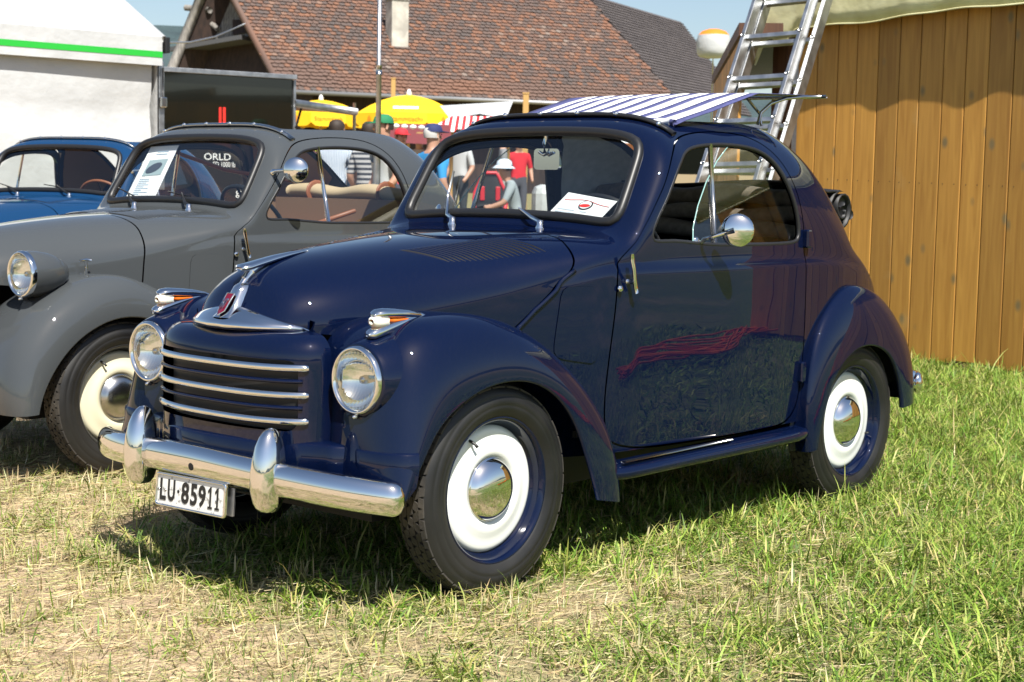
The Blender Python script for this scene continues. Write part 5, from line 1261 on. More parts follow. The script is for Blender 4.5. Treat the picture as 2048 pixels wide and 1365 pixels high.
for s in (1, -1):
    tube('stay_wire', [(-.66, s * .345, .012), (-.67, s * .35, .055), (-.71, s * .365, .09), (-.78, s * .385, .112), (-.88, s * .40, .122), (-.99, s * .405, .128)], .0065, M['dull_chrome'], shd, 8)
    tube('stay_wire', [(-.60, s * .33, .11), (-.64, s * .335, .08), (-.69, s * .335, .05), (-.70, s * .335, .01)], .005, M['dull_chrome'], shd, 6)
tube('rear_rod', [(-.99, -.41, .13), (-.99, .43, .128)], .007, M['dull_chrome'], shd, 8)
# ---- rolled-back canvas top of the navy car (folds with it)
def fold(name, x, z, w, m, parent, r=.03, n_=3, seed=0):
    y = np.linspace(-w, w, 30); rg = np.random.default_rng(seed)
    P = np.column_stack([x + .01 * np.sin(y * 9 + seed), y, z + .008 * np.sin(y * 13 + seed)])
    return tube(name, P, r * (1 + .08 * np.sin(y * 17 + seed)), m, parent, 14, sx=1.25, sy=.85)
ct = fold('canvas_top', -1.84, 1.135, .50, M['canvas'], car, .040)
fold('canvas_fold', -1.80, 1.065, .49, M['canvas'], ct, .034, seed=2); fold('canvas_fold', -1.77, 1.005, .49, M['canvas'], ct, .036, seed=4)
y = np.linspace(-.44, .44, 30); prof = [(-1.90, 1.185), (-1.98, 1.175), (-2.05, 1.160)]
for t in np.linspace(0, 1, 26): a = 1.9 - t * 11.5; r = .088 * (1 - .72 * t); prof.append((-2.150 + r * .95 * math.cos(a) * -1 * -1, 1.085 + r * .92 * math.sin(a)))
G = np.array([[(px_ - .012 * math.sin(yv * 9 + k * .2) - .03 * (yv / .44) ** 2 * -1, yv, pz + .010 * math.sin(yv * 7 + k * .25)) for yv in y] for k, (px_, pz) in enumerate(prof)])
for k_, (dx_, dz_, r_) in enumerate(((-2.150, 1.085, .034), (-2.12, 1.115, .026), (-2.185, 1.06, .024))): tube('canvas_fold', np.column_stack([dx_ + .01 * np.sin(y * 8 + k_), y * .97, dz_ + .008 * np.sin(y * 10 + k_ * 2)]), r_ * (1 + .15 * np.sin(y * 13 + k_)), M['black_canvas'], ct, 12, sx=1.3, sy=.8)
rl_ = grid_surf('canvas_roll', G, M['black_canvas'], ct); sd = rl_.modifiers.new('s', 'SOLIDIFY'); sd.thickness = .007
box('parcel_shelf', (-1.80, 0, .93), (.40, 1.0, .03), M['dark_interior'], car)
# sheet of paper behind the windscreen
def ws_paper(label, car_, pts, items):
    q = [Vector(p) for p in pts]; c = sum(q, Vector()) / 4
    pp = empty('paper_sheet', car_.matrix_basis @ c, car_.rotation_euler.z, label, 'paper')
    sh_ = mesh('sheet', [p - c for p in q], [(0, 1, 2, 3)], M['paper'], pp); return pp, [p - c for p in q], sh_
def wsp(px, py, car_, off=-.03):
    """photo pixel to a point just behind that car's windscreen, in car space"""
    Mi = np.array((Matrix.Translation(car_.location) @ Matrix.Rotation(car_.rotation_euler.z, 4, 'Z')).inverted()); o = (Mi @ np.append(CAM_POS, 1))[:3]; d = (Mi @ np.append(FW + RT * (px - 1024) / CAM_F - UP * (py - 682.5) / CAM_F, 0))[:3]
    n_ = np.array([1, 0, .59]); P0_ = np.array([-.666 + off, 0, 1.019]); return o + d * (((P0_ - o) @ n_) / (d @ n_))
for c_ in (car, car2): c_.matrix_basis = Matrix.Translation(c_.location) @ Matrix.Rotation(c_.rotation_euler.z, 4, 'Z')
pp, Q, shm = ws_paper('white event sheet with round emblem behind the navy car windscreen', car, [wsp(1137, 385, car), wsp(1235, 403, car), wsp(1188, 452, car), wsp(1086, 438, car)], None)
def onp(u, v, h=.002): p = Q[0] * (1 - u) * (1 - v) + Q[1] * u * (1 - v) + Q[2] * u * v + Q[3] * (1 - u) * v; return p + Vector((.86, 0, .5)) * h
ang = np.linspace(0, 2 * np.pi, 25)[:-1]
mesh('emblem', [onp(.53 + .125 * math.cos(a), .33 + .17 * math.sin(a)) for a in ang], [tuple(range(24))], M['ink'], shm); mesh('emblem_field', [onp(.53 + .105 * math.cos(a), .33 + .14 * math.sin(a), .003) for a in ang], [tuple(range(24))], M['paper'], shm)
mesh('emblem_car', [onp(.53 + .095 * math.cos(a), .36 + .06 * math.sin(a) - .02 * math.cos(a), .004) for a in ang], [tuple(range(24))], M['red_print'], shm)
M['faint_ink'] = mat('faint_print', (.35, .45, .55), .6)
for r_, (u0, u1) in enumerate(((.08, .42), (.52, .66), (.72, .84), (.08, .46), (.56, .86), (.1, .5), (.58, .9))):
    v = .56 + .1 * (r_ // 2); mesh('print_line', [onp(u0, v), onp(u1, v), onp(u1, v + .018), onp(u0, v + .018)], [(0, 1, 2, 3)], M['faint_ink'], shm)
arc = [onp(u, .26 - .10 * math.exp(-((u - .45) / .25) ** 2), .0015) for u in np.linspace(.06, .96, 24)]; tube('print_arc', arc, .0009, M['red_print'], shm, 4, up=(.86, 0, .5))
pp2, Q, shm2 = ws_paper('tall white info sheet with a car photo in the grey car windscreen', car2, [wsp(302, 294, car2), wsp(358, 291, car2), wsp(308, 399, car2), wsp(250, 399, car2)], None)
mesh('photo_print', [onp(.22, .27), onp(.86, .25), onp(.84, .55), onp(.20, .57)], [(0, 1, 2, 3)], mat('photo_grey', (.30, .38, .40), .4), shm2)
mesh('photo_car', [onp(.30 + .2 + .24 * math.cos(a), .42 + .09 * math.sin(a) - .05 * math.cos(a), .003) for a in ang], [tuple(range(24))], mat('photo_dark', (.05, .06, .08), .4), shm2)
for r_ in range(9): v = .62 + .035 * r_; mesh('print_line', [onp(.18, v), onp(.18 + .5 * (.7 + .3 * math.sin(r_ * 3)), v), onp(.18 + .5 * (.7 + .3 * math.sin(r_ * 3)), v + .012), onp(.18, v + .012)], [(0, 1, 2, 3)], M['faint_ink'], shm2)
for v in (.10, .15): mesh('print_line', [onp(.35, v), onp(.75, v), onp(.75, v + .015), onp(.35, v + .015)], [(0, 1, 2, 3)], M['faint_ink'], shm2)
# the grey car's folded beige top and its leather straps
ct2 = fold('canvas_top', -1.80, 1.10, .46, M['beige'], car2, .042); box('seat_back_panel', (-1.72, 0, .84), (.03, .98, .46), M['brown_lining'], car2)
for yv in (-.28, .22): tube('leather_strap', [(-1.795 + .058 * math.cos(a), yv, 1.10 + .045 * math.sin(a)) for a in np.linspace(0, 6.283, 15)[:-1]], .010, M['brown_leather'], ct2, 6, True, up=(0, 1, 0), sx=1.6, sy=.4)
tube('leather_rail', [(-1.0, -.50, 1.30), (-1.4, -.51, 1.20), (-1.80, -.49, 1.155)], .010, M['brown_leather'], car2, 8); tube('leather_rail', [(-1.0, .40, .92), (-1.45, .36, 1.02)], .011, M['brown_leather'], car2, 8)
box('parcel_shelf', (-1.80, 0, .93), (.40, 1.0, .03), M['brown_leather'], car2)
# ================================================================== people in the background
def person(label, loc, yaw, shirt, trousers, skin=(.45, .25, .17), hair=(.03, .02, .015), cap=None, cap_kind='cap', height=1.75, pose='stand', stripes=None, lean=0.0):
    s_ = height / 1.75
    if pose == 'stand':
        J = dict(pel=(0, 0, .93), spine=(.01, 0, 1.12), chest=(.02, 0, 1.34), neck=(.0, 0, 1.47), head0=(.02, 0, 1.555), head1=(.025, 0, 1.66), crown=(.01, 0, 1.72),
                 shL=(0, .18, 1.40), elL=(-.02, .25, 1.13), wrL=(.14, .23, .95), haL=(.20, .22, .90), shR=(0, -.18, 1.40), elR=(-.03, -.24, 1.13), wrR=(.10, -.25, .90), haR=(.14, -.25, .83),
                 hiL=(0, .09, .88), knL=(.02, .10, .50), anL=(-.01, .11, .09), toL=(.15, .12, .04), hiR=(0, -.09, .88), knR=(.03, -.10, .50), anR=(0, -.11, .09), toR=(.16, -.12, .04))
    else:
        J = dict(pel=(0, 0, .52), spine=(.05, 0, .72), chest=(.12, 0, .93), neck=(.16, 0, 1.05), head0=(.20, 0, 1.13), head1=(.22, 0, 1.23), crown=(.20, 0, 1.29),
                 shL=(.11, .18, .99), elL=(.22, .24, .75), wrL=(.42, .20, .68), haL=(.48, .18, .67), shR=(.11, -.18, .99), elR=(.22, -.24, .75), wrR=(.42, -.20, .68), haR=(.48, -.18, .67),
                 hiL=(.03, .10, .50), knL=(.42, .14, .50), anL=(.45, .14, .09), toL=(.60, .15, .04), hiR=(.03, -.10, .50), knR=(.42, -.14, .50), anR=(.45, -.14, .09), toR=(.60, -.15, .04))
    rad = dict(pel=(.15, .115), spine=(.135, .105), chest=(.155, .11), neck=(.055, .058), head0=(.068, .08), head1=(.078, .098), crown=(.058, .075), shL=(.072, .07), elL=(.047, .047), wrL=(.032, .03), haL=(.042, .022), shR=(.072, .07), elR=(.047, .047), wrR=(.032, .03), haR=(.042, .022),
               hiL=(.095, .10), knL=(.062, .065), anL=(.042, .045), toL=(.040, .035), hiR=(.095, .10), knR=(.062, .065), anR=(.042, .045), toR=(.040, .035))
    names = list(J); ix = {n: i for i, n in enumerate(names)}
    E_ = [('pel', 'spine'), ('spine', 'chest'), ('chest', 'neck'), ('neck', 'head0'), ('head0', 'head1'), ('head1', 'crown'), ('chest', 'shL'), ('shL', 'elL'), ('elL', 'wrL'), ('wrL', 'haL'), ('chest', 'shR'), ('shR', 'elR'), ('elR', 'wrR'), ('wrR', 'haR'), ('pel', 'hiL'), ('hiL', 'knL'), ('knL', 'anL'), ('anL', 'toL'), ('pel', 'hiR'), ('hiR', 'knR'), ('knR', 'anR'), ('anR', 'toR')]
    me = bpy.data.meshes.new('body'); me.from_pydata([tuple(np.array(J[n]) * s_) for n in names], [(ix[a], ix[b]) for a, b in E_], [])
    o = bpy.data.objects.new('tmp', me); COL.objects.link(o); sk = o.modifiers.new('skin', 'SKIN'); sb = o.modifiers.new('sub', 'SUBSURF'); sb.levels = 2; sb.render_levels = 2
    for i, n in enumerate(names):
        me.skin_vertices[0].data[i].radius = (rad[n][0] * s_, rad[n][1] * s_)
    me.skin_vertices[0].data[0].use_root = True
    dg = bpy.context.evaluated_depsgraph_get(); bm = bpy.data.meshes.new_from_object(o.evaluated_get(dg)); bpy.data.objects.remove(o)
    root = empty('person', loc, yaw, label, 'person', 'visitors among the stalls')
    mats = [mat('skin', skin, .5), mat('shirt', shirt, .85), mat('trousers', trousers, .85), mat('shoes', (.03, .025, .02), .6)]
    if stripes:
        N, L, b = nodes(mats[1]); tc = N.new('ShaderNodeTexCoord'); w = N.new('ShaderNodeTexWave'); w.bands_direction = stripes[1]; w.inputs['Scale'].default_value = stripes[2]; L.new(tc.outputs['Object'], w.inputs['Vector'])
        r = N.new('ShaderNodeValToRGB'); r.color_ramp.interpolation = 'CONSTANT'; r.color_ramp.elements[1].position = .5; r.color_ramp.elements[0].color = (*shirt, 1); r.color_ramp.elements[1].color = (*stripes[0], 1); L.new(w.outputs['Fac'], r.inputs[0]); L.new(r.outputs[0], b.inputs['Base Color'])
    bm.materials.clear()
    for m in mats: bm.materials.append(m)
    segs = [(a, b) for a, b in E_]; P = {n: np.array(J[n]) * s_ for n in names}
    kind = {('neck', 'head0'): 0, ('head0', 'head1'): 0, ('head1', 'crown'): 0, ('chest', 'neck'): 1, ('elL', 'wrL'): 0, ('wrL', 'haL'): 0, ('elR', 'wrR'): 0, ('wrR', 'haR'): 0, ('anL', 'toL'): 3, ('anR', 'toR'): 3}
    npol = len(bm.polygons); cen = np.zeros(npol * 3, np.float32); bm.polygons.foreach_get('center', cen); cen = cen.reshape(-1, 3)
    D_, T_ = [], []
    for a, b in segs:
        ab = P[b] - P[a]; t = np.clip(((cen - P[a]) @ ab) / (ab @ ab), 0, 1); D_.append(np.linalg.norm(cen - P[a] - t[:, None] * ab, axis=1) - (rad[a][0] + rad[b][0]) / 2 * .8); T_.append(t)
    bi = np.argmin(D_, axis=0); mi = np.zeros(npol, np.int32)
    for q in range(npol):
        ab = segs[bi[q]]; t = T_[bi[q]][q]
        k = kind.get(ab, 2 if any(n in ('hiL', 'knL', 'hiR', 'knR') for n in ab) else 1)
        if ab == ('pel', 'spine') and t < .35: k = 2
        if ab == ('chest', 'neck') and t > .8: k = 0
        if ab in (('shL', 'elL'), ('shR', 'elR')) and t > .85: k = 0
        mi[q] = k
    bm.polygons.foreach_set('material_index', mi); bm.polygons.foreach_set('use_smooth', np.ones(npol, bool))
    b_ = bpy.data.objects.new('body', bm); COL.objects.link(b_); b_.parent = root
    h = P['head1']; sc = s_
    # face, ears, hair, headgear
    V, F = join_geo([(lathe_geo([(.0001, .02), (.012, .012), (.016, 0)], 8, 'x')[0] * [1.2, .8, 1.4] + h + [.098 * sc, 0, -.03], lathe_geo([(.0001, .02), (.012, .012), (.016, 0)], 8, 'x')[1])])
    mesh('nose', V, F, mats[0], b_, smooth=True)
    for sy in (1, -1):
        loft('ear', [h + np.array([-.005, sy * .080 * sc, -.035]), h + np.array([-.01, sy * .088 * sc, -.005]), h + np.array([-.012, sy * .086 * sc, .025])], [.008, .016, .008], [.006, .007, .006], None, mats[0], b_, 10)
        lathe('eye', [(.0001, .006), (.007, .004), (.009, 0)], M['ink'], b_, 8, 'x', h + np.array([.088 * sc, sy * .032, .004]))
    box('mouth', h + np.array([.086 * sc, 0, -.068]), (.008, .045, .008), mat('lips', (.25, .08, .07), .5), b_, bev=.002)
    hv, hf_ = lathe_geo([(.0001, .105), (.05, .098), (.083, .070), (.094, .03), (.092, -.01), (.086, -.04)], 20); hv = hv * [1.12, .98, 1]; hv[:, 0] -= .022; keep = hv[:, 0] < .07
    mesh('hair', hv * sc + h, [f for f in hf_ if all(hv[i, 2] > .045 or hv[i, 0] < .02 for i in f)], mat('hair', hair, .7), b_, smooth=True)
    if cap is not None:
        cm = mat('cap_cloth', cap, .8)
        cv, cf = lathe_geo([(.0001, .125), (.05, .120), (.088, .092), (.102, .05), (.104, .028)], 24); cv = cv * [1.1, 1, 1]; cv[:, 0] -= .008
        c = mesh('cap', cv * sc + h, cf, cm, root, smooth=True)
        if cap_kind == 'cap':
            a = np.linspace(-1.1, 1.1, 9); V = [h + np.array([.105 * math.cos(t) * 1.05, .10 * math.sin(t), .034]) for t in a] + [h + np.array([.105 + .085 * math.cos(t) ** .7 if abs(t) < 1.5 else .1, .088 * math.sin(t), .022]) for t in a]
            m_ = mesh('peak', V, [(i, i + 1, i + 10, i + 9) for i in range(8)], cm, c, smooth=True); sd = m_.modifiers.new('s', 'SOLIDIFY'); sd.thickness = .006
        else:
            bv, bf = lathe_geo([(.102, .035), (.125, .015), (.150, -.005), (.152, -.01), (.10, .028)], 24); mesh('brim', bv * [1.08, 1, 1] * sc + h, bf, cm, c, smooth=True)
    return root
def gnd(px, d): q = at(px, 400, d); return (q[0], q[1], rise(d))
face = math.atan2(-FW[1], -FW[0])
person('man in a green cap seen over the grey car roof, beside the steel pole', gnd(768, 17.2), face - 1.0, (.40, .42, .42), (.08, .09, .12), cap=(.01, .17, .07), height=1.76)
person('man in a dark blue cap between the grey and navy cars', gnd(862, 17.5), face + 2.3, (.03, .25, .55), (.05, .06, .10), cap=(.015, .025, .10), height=1.68, hair=(.5, .5, .48))
person('person in a red cap behind the grey car', gnd(800, 23), face + .5, (.55, .06, .07), (.06, .07, .1), cap=(.55, .02, .03), height=1.70)
person('man in a blue and white pinstriped shirt beyond the grey car window', gnd(672, 18.5), face + 2.9, (.70, .74, .78), (.10, .11, .16), stripes=((.12, .20, .34), 'Y', 16), height=1.74)
person('man in a black and grey banded polo shirt beyond the grey car window', gnd(738, 18.2), face + 2.7, (.035, .038, .05), (.16, .14, .10), stripes=((.45, .45, .46), 'Z', 5.5), height=1.72)
person('person in a pink top left of the pinstriped shirt', gnd(618, 19.5), face + 1.2, (.75, .30, .36), (.30, .28, .26), height=1.66)
person('man in a light grey t-shirt and dark shorts seen through the windscreen', gnd(918, 27), face - .6, (.46, .47, .48), (.035, .04, .045), height=1.78)
person('person in a turquoise top at the left edge of the windscreen', gnd(886, 29), face + .4, (.12, .45, .55), (.09, .10, .14), height=1.68)
person('man in a dark grey shirt handling red things behind the windscreen', gnd(1004, 28), face - 1.5, (.20, .20, .205), (.36, .36, .36), height=1.76)
person('person in a red shirt behind the seated man', gnd(1036, 30), face + .3, (.60, .02, .03), (.08, .08, .10), height=1.70)
person('man with a pale bucket hat sitting beyond the navy car', gnd(1038, 22), face - 1.5, (.30, .34, .36), (.10, .10, .11), cap=(.60, .68, .78), cap_kind='hat', pose='sit', height=1.72, hair=(.012, .01, .01))
person('man in a blue checked shirt seen through the navy car door window', gnd(1398, 24), face + .2, (.28, .34, .46), (.13, .11, .09), height=1.74)
person('bald man in a blue shirt crouching by the plank barrier', gnd(1376, 23), face + .8, (.12, .20, .40), (.1, .1, .12), pose='sit', height=1.72, hair=(.4, .25, .18))
person('brown-haired person in a grey shirt near the market stall', gnd(838, 27), face - .4, (.50, .50, .52), (.08, .09, .12), height=1.72, hair=(.25, .14, .05))
person('person in a yellow vest under the left parasol', gnd(622, 30), face + .2, (.60, .70, .04), (.05, .07, .15), height=1.74)
person('person in a straw hat under the left parasol', gnd(676, 31), face + 2.8, (.62, .60, .12), (.10, .11, .16), cap=(.70, .52, .28), cap_kind='hat', height=1.70)
# stool under the seated visitors
for px, d, lb in ((1038, 22, 'folding stool under the man with the bucket hat'), (1376, 23, 'low stool beside the plank barrier')):
    q = gnd(px, d); st = empty('stool', q, 0, lb, 'stool'); lathe('seat', [(.0001, .40), (.17, .40), (.18, .385), (.17, .37), (.0001, .37)], M['dark_wood'], st, 20)
    for k in range(4): a = k * 1.5708 + .7; tube('leg', [(.12 * math.cos(a), .12 * math.sin(a), .37), (.17 * math.cos(a), .17 * math.sin(a), 0)], .012, M['dull_chrome'], st, 6)
# red and black bucket seat of a go-kart seen through the windscreen
ks = gnd(980, 25); kt = empty('racing_seat', ks, face, 'red and black racing bucket seat seen through the navy car windscreen', 'seat')
zb = np.linspace(.55, 1.10, 8); wb = [.24, .25, .25, .24, .21, .17, .14, .09]
loft('backrest', [(-.10 - .12 * (z - .55), 0, z) for z in zb], wb, [.05, .06, .06, .055, .05, .045, .04, .03], None, M['black'], kt, 20, 2.6, up=(1, 0, 0))
ol = [(-.08 - .12 * (z - .55), w, z) for z, w in zip(zb, wb)]; tube('red_piping', ol + [(x, -y, z) for x, y, z in ol[::-1]], .030, mat('red_vinyl', (.55, .03, .04), .45), kt, 10)
for sy in (1, -1): box('red_insert', (-.06, sy * .12, .78), (.03, .07, .22), mat('red_vinyl', (.55, .03, .04), .45), kt, bev=.01)
loft('cushion', [(-.1, 0, .52), (.1, 0, .52), (.36, 0, .54)], [.22, .24, .22], [.07, .08, .06], None, M['black'], kt, 18, 2.6); box('seat_stand', (.1, 0, .22), (.4, .38, .44), M['dull_chrome'], kt, bev=.02)
# dark red tent roof and string of lamps behind the caps
rt_ = at(850, 280, 27.) * [1, 1, 0]; rten = empty('red_canopy', rt_, 0, 'dark red canopy with a row of white lamps behind the parasol', 'canopy')
mesh('canopy_sheet', [at(770, 247, 28) - rt_, at(900, 250, 28) - rt_, at(905, 292, 25.5) - rt_, at(775, 285, 25.5) - rt_], [(0, 1, 2, 3)], mat('dark_red_cloth', (.16, .03, .03), .7), rten)
for px in (776, 903): q = at(px, 288, 25.6) - rt_; tube('canopy_pole', [(q[0], q[1], 0), tuple(q)], .03, mat_pole, rten, 8)
for k in range(5): lathe('lamp', [(.0001, .05), (.05, .03), (.06, 0), (.0001, -.03)], M['paper'], rten, 12, 'z', at(792 + 17 * k, 254 + k, 25.3) - rt_)
# ================================================================== ground, grass and far hills
def dryness(x, y):
    """1 = straw and bare soil, 0 = lush green; greener towards the hut and the right"""
    lat = (x - CAM_POS[0]) * RT[0] + (y - CAM_POS[1]) * RT[1]; dep = (x - CAM_POS[0]) * FW[0] + (y - CAM_POS[1]) * FW[1]
    n = .5 * np.sin(x * 2.1 + 1.3 * np.sin(y * 1.7)) + .5 * np.sin(y * 2.9 + 1.7 * np.sin(x * 1.3)) + .35 * np.sin(x * 6.3 + y * 4.1) * np.sin(y * 5.7 - x * 2.2)
    d = .74 - .42 * np.clip((lat + .25) / 1.2, -1, 1.6) - .05 * np.clip(dep - 5.5, 0, 8) * np.clip(lat + .5, 0, 1) + .22 * n
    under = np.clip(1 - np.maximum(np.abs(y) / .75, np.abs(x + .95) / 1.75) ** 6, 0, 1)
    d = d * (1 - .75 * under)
    return np.clip(d, 0, 1)
gm = mat('meadow_ground', (.25, .2, .12), .95)
N, L, b = nodes(gm)
at_ = N.new('ShaderNodeAttribute'); at_.attribute_name = 'tint'; tc = N.new('ShaderNodeTexCoord')
n1 = N.new('ShaderNodeTexNoise'); n1.inputs['Scale'].default_value = 9; n1.inputs['Detail'].default_value = 9; L.new(tc.outputs['Object'], n1.inputs['Vector'])
n2 = N.new('ShaderNodeTexNoise'); n2.inputs['Scale'].default_value = 70; n2.inputs['Detail'].default_value = 6; L.new(tc.outputs['Object'], n2.inputs['Vector'])
mr = N.new('ShaderNodeMapRange'); mr.inputs['From Min'].default_value = .3; mr.inputs['From Max'].default_value = .7; mr.inputs['To Min'].default_value = .72; mr.inputs['To Max'].default_value = 1.22; L.new(n1.outputs['Fac'], mr.inputs[0])
m2 = N.new('ShaderNodeMapRange'); m2.inputs['From Min'].default_value = .3; m2.inputs['From Max'].default_value = .7; m2.inputs['To Min'].default_value = .7; m2.inputs['To Max'].default_value = 1.25; L.new(n2.outputs['Fac'], m2.inputs[0])
mu = N.new('ShaderNodeMath'); mu.operation = 'MULTIPLY'; L.new(mr.outputs[0], mu.inputs[0]); L.new(m2.outputs[0], mu.inputs[1])
vm = N.new('ShaderNodeVectorMath'); vm.operation = 'SCALE'; L.new(at_.outputs['Color'], vm.inputs[0]); L.new(mu.outputs[0], vm.inputs['Scale']); L.new(vm.outputs[0], b.inputs['Base Color'])
bp = N.new('ShaderNodeBump'); bp.inputs['Strength'].default_value = .8; bp.inputs['Distance'].default_value = .02; L.new(n2.outputs['Fac'], bp.inputs['Height']); L.new(bp.outputs[0], b.inputs['Normal'])
gx = np.concatenate([np.linspace(-900, -40, 12), np.linspace(-36, -8.5, 20), np.linspace(-8, 8, 161), np.linspace(8.5, 36, 20), np.linspace(40, 900, 12)]); GX, GY = np.meshgrid(gx, gx, indexing='ij')
DEP = (GX - CAM_POS[0]) * FW[0] + (GY - CAM_POS[1]) * FW[1]
GZ = rise(DEP) + np.where((np.abs(GX) < 8) & (np.abs(GY) < 8), .010 * np.sin(GX * 1.9 + np.sin(GY * 1.3)) + .008 * np.sin(GY * 2.7 + GX) + .006 * np.sin(GX * 7.1) * np.sin(GY * 6.3), 0) - .012
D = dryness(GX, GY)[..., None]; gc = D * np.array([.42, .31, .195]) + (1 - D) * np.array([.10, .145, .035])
far = np.clip((np.hypot(GX, GY) - 12) / 25, 0, 1)[..., None]; gc = gc * (1 - far) + np.array([.26, .22, .095]) * far
n_ = len(gx); idx = np.arange(n_ * n_).reshape(n_, n_)
quads = np.stack([idx[:-1, :-1], idx[1:, :-1], idx[1:, 1:], idx[:-1, 1:]], -1).reshape(-1, 4)
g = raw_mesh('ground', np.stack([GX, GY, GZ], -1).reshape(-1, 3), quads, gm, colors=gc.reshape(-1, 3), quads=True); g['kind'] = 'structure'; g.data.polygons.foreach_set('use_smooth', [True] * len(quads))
# ---- grass and straw: real blades
bm_ = mat('grass_blades', (.2, .2, .1), .55); N, L, b = nodes(bm_); a_ = N.new('ShaderNodeAttribute'); a_.attribute_name = 'tint'; L.new(a_.outputs['Color'], b.inputs['Base Color'])
tr = N.new('ShaderNodeBsdfTranslucent'); L.new(a_.outputs['Color'], tr.inputs[0]); mx = N.new('ShaderNodeMixShader'); mx.inputs[0].default_value = .22
L.new(b.outputs[0], mx.inputs[1]); L.new(tr.outputs[0], mx.inputs[2]); L.new(mx.outputs[0], N['Material Output'].inputs[0]); b.inputs['Specular IOR Level'].default_value = .3
def visible(x, y, pad=1.12):
    d0, d1, d2 = x - CAM_POS[0], y - CAM_POS[1], -CAM_POS[2]
    z = d0 * FW[0] + d1 * FW[1] + d2 * FW[2]; px = CAM_F * (d0 * RT[0] + d1 * RT[1] + d2 * RT[2]) / np.maximum(z, .1); py = CAM_F * (d0 * UP[0] + d1 * UP[1] + d2 * UP[2]) / np.maximum(z, .1)
    return (z > 2.5) & (np.abs(px) < 1024 * pad) & (py > -700 * pad), z
def scatter(n, zmin, zmax, power=1.0):
    """points on the ground inside the view wedge, density falling with distance"""
    z = zmin + (zmax - zmin) * rng.random(n) ** power; l = (rng.random(n) * 2 - 1) * 1330 / CAM_F * z
    fh = FW[:2] / np.linalg.norm(FW[:2]); rh = RT[:2] / np.linalg.norm(RT[:2]); return CAM_POS[0] + fh[0] * z + rh[0] * l, CAM_POS[1] + fh[1] * z + rh[1] * l
def blades(x, y, h, w, az, lean, curl, col, flat=False):
    n = len(x); t = np.array([0, .4, .75, 1.0]); wid = np.array([1, .85, .55, .0])
    dx, dy = np.cos(az), np.sin(az); sx, sy = -np.sin(az + rng.normal(0, .6, n)), np.cos(az)
    V = np.zeros((n, 7, 3), np.float32); C = np.zeros((n, 7, 3), np.float32); k = 0
    for i in range(4):
        th = lean + curl * t[i]; # angle from vertical
        r_ = h * t[i] * np.sin(th); z = h * t[i] * np.cos(th)
        bx, by, bz = x + dx * r_, y + dy * r_, np.maximum(z, .002 + .004 * rng.random(n)) - (0.004 if not flat else 0)
        shade = (.82 + .25 * t[i])
        if i < 3:
            for sg in (-1, 1):
                V[:, k, 0] = bx + sg * sx * w * wid[i] / 2; V[:, k, 1] = by + sg * sy * w * wid[i] / 2; V[:, k, 2] = bz + (sg * w * .3 if flat else 0); C[:, k] = col; k += 1
        else: V[:, k] = np.stack([bx, by, bz], 1); C[:, k] = col; k += 1
    b0 = (np.arange(n) * 7)[:, None]
    T = np.array([[0, 1, 3], [0, 3, 2], [2, 3, 5], [2, 5, 4], [4, 5, 6]]); T = (b0[:, :, None] + T[None]).reshape(-1, 3)
    return V.reshape(-1, 3), T, C.reshape(-1, 3)
def pal(n, base, var):
    c = np.array(base)[rng.integers(0, len(base), n)] if np.ndim(base[0]) else np.tile(base, (n, 1)); return np.clip(c * (1 + rng.normal(0, var, (n, 1))) * (1 + rng.normal(0, .05, (n, 3))), .005, .9)
GREEN = [(.125, .225, .024), (.180, .285, .034), (.245, .34, .050), (.088, .160, .022), (.34, .39, .09)]; STRAW = [(.52, .43, .235), (.46, .37, .20), (.58, .50, .30), (.39, .31, .165), (.48, .45, .21)]
SV, ST_, SC, base = [], [], [], 0
def add(V, T, C):
    global base
    SV.append(V); ST_.append(T + base); SC.append(C); base += len(V)
wheels = [(0, .548), (-2, .538), (0, -.548)]
def free(x, y):
    ok = np.ones(len(x), bool)
    for wx, wy in wheels: ok &= ~((np.abs(x - wx) < .17) & (np.abs(y - wy) < .065))
    ok &= ((np.stack([x, y, 0 * x], 1) - HA) @ HN) > .02
    return ok
def tufts(nt, zmin, zmax, per, rad, hfun, kind, power):
    tx, ty = scatter(nt, zmin, zmax, power); D = dryness(tx, ty)
    keep = rng.random(nt) < (kind(D)); tx, ty, D = tx[keep], ty[keep], D[keep]; n = len(tx)
    rep = rng.integers(per[0], per[1], n); X = np.repeat(tx, rep); Y = np.repeat(ty, rep); DD = np.repeat(D, rep); S = np.repeat(rng.random(n), rep); A0 = np.repeat(rng.random(n) * 6.283, rep)
    m = len(X); r_ = rad * np.sqrt(rng.random(m)); a = rng.random(m) * 6.283; X = X + r_ * np.cos(a); Y = Y + r_ * np.sin(a)
    return X, Y, DD, S, a, A0
# lush green tufts, denser to the right and near the hut
X, Y, DD, S, a, A0 = tufts(17500, 3.4, 12.5, (10, 26), .050, None, lambda D: np.clip(1.10 - 1.15 * D, .13, 1), .8)
m = len(X); ok = free(X, Y); h = (.040 + .085 * S * rng.random(m) + .055 * (1 - DD) * rng.random(m)) * (1 + .45 * (rng.random(m) < .05)); lat_ = (X - CAM_POS[0]) * RT[0] + (Y - CAM_POS[1]) * RT[1]; h = h * (.92 + .12 * np.clip(lat_, 0, 2))
col = pal(m, GREEN, .18); ys = rng.random(m) < .16 + .28 * DD; col[ys] = pal(ys.sum(), [(.34, .33, .10), (.45, .40, .15)], .15)
V, T, C = blades(X[ok], Y[ok], h[ok], (.0036 + .0032 * rng.random(m))[ok], (A0 + rng.normal(0, .9, m))[ok], np.abs(rng.normal(.32, .28, m))[ok], np.abs(rng.normal(1.15, .5, m))[ok], col[ok]); add(V, T, C)
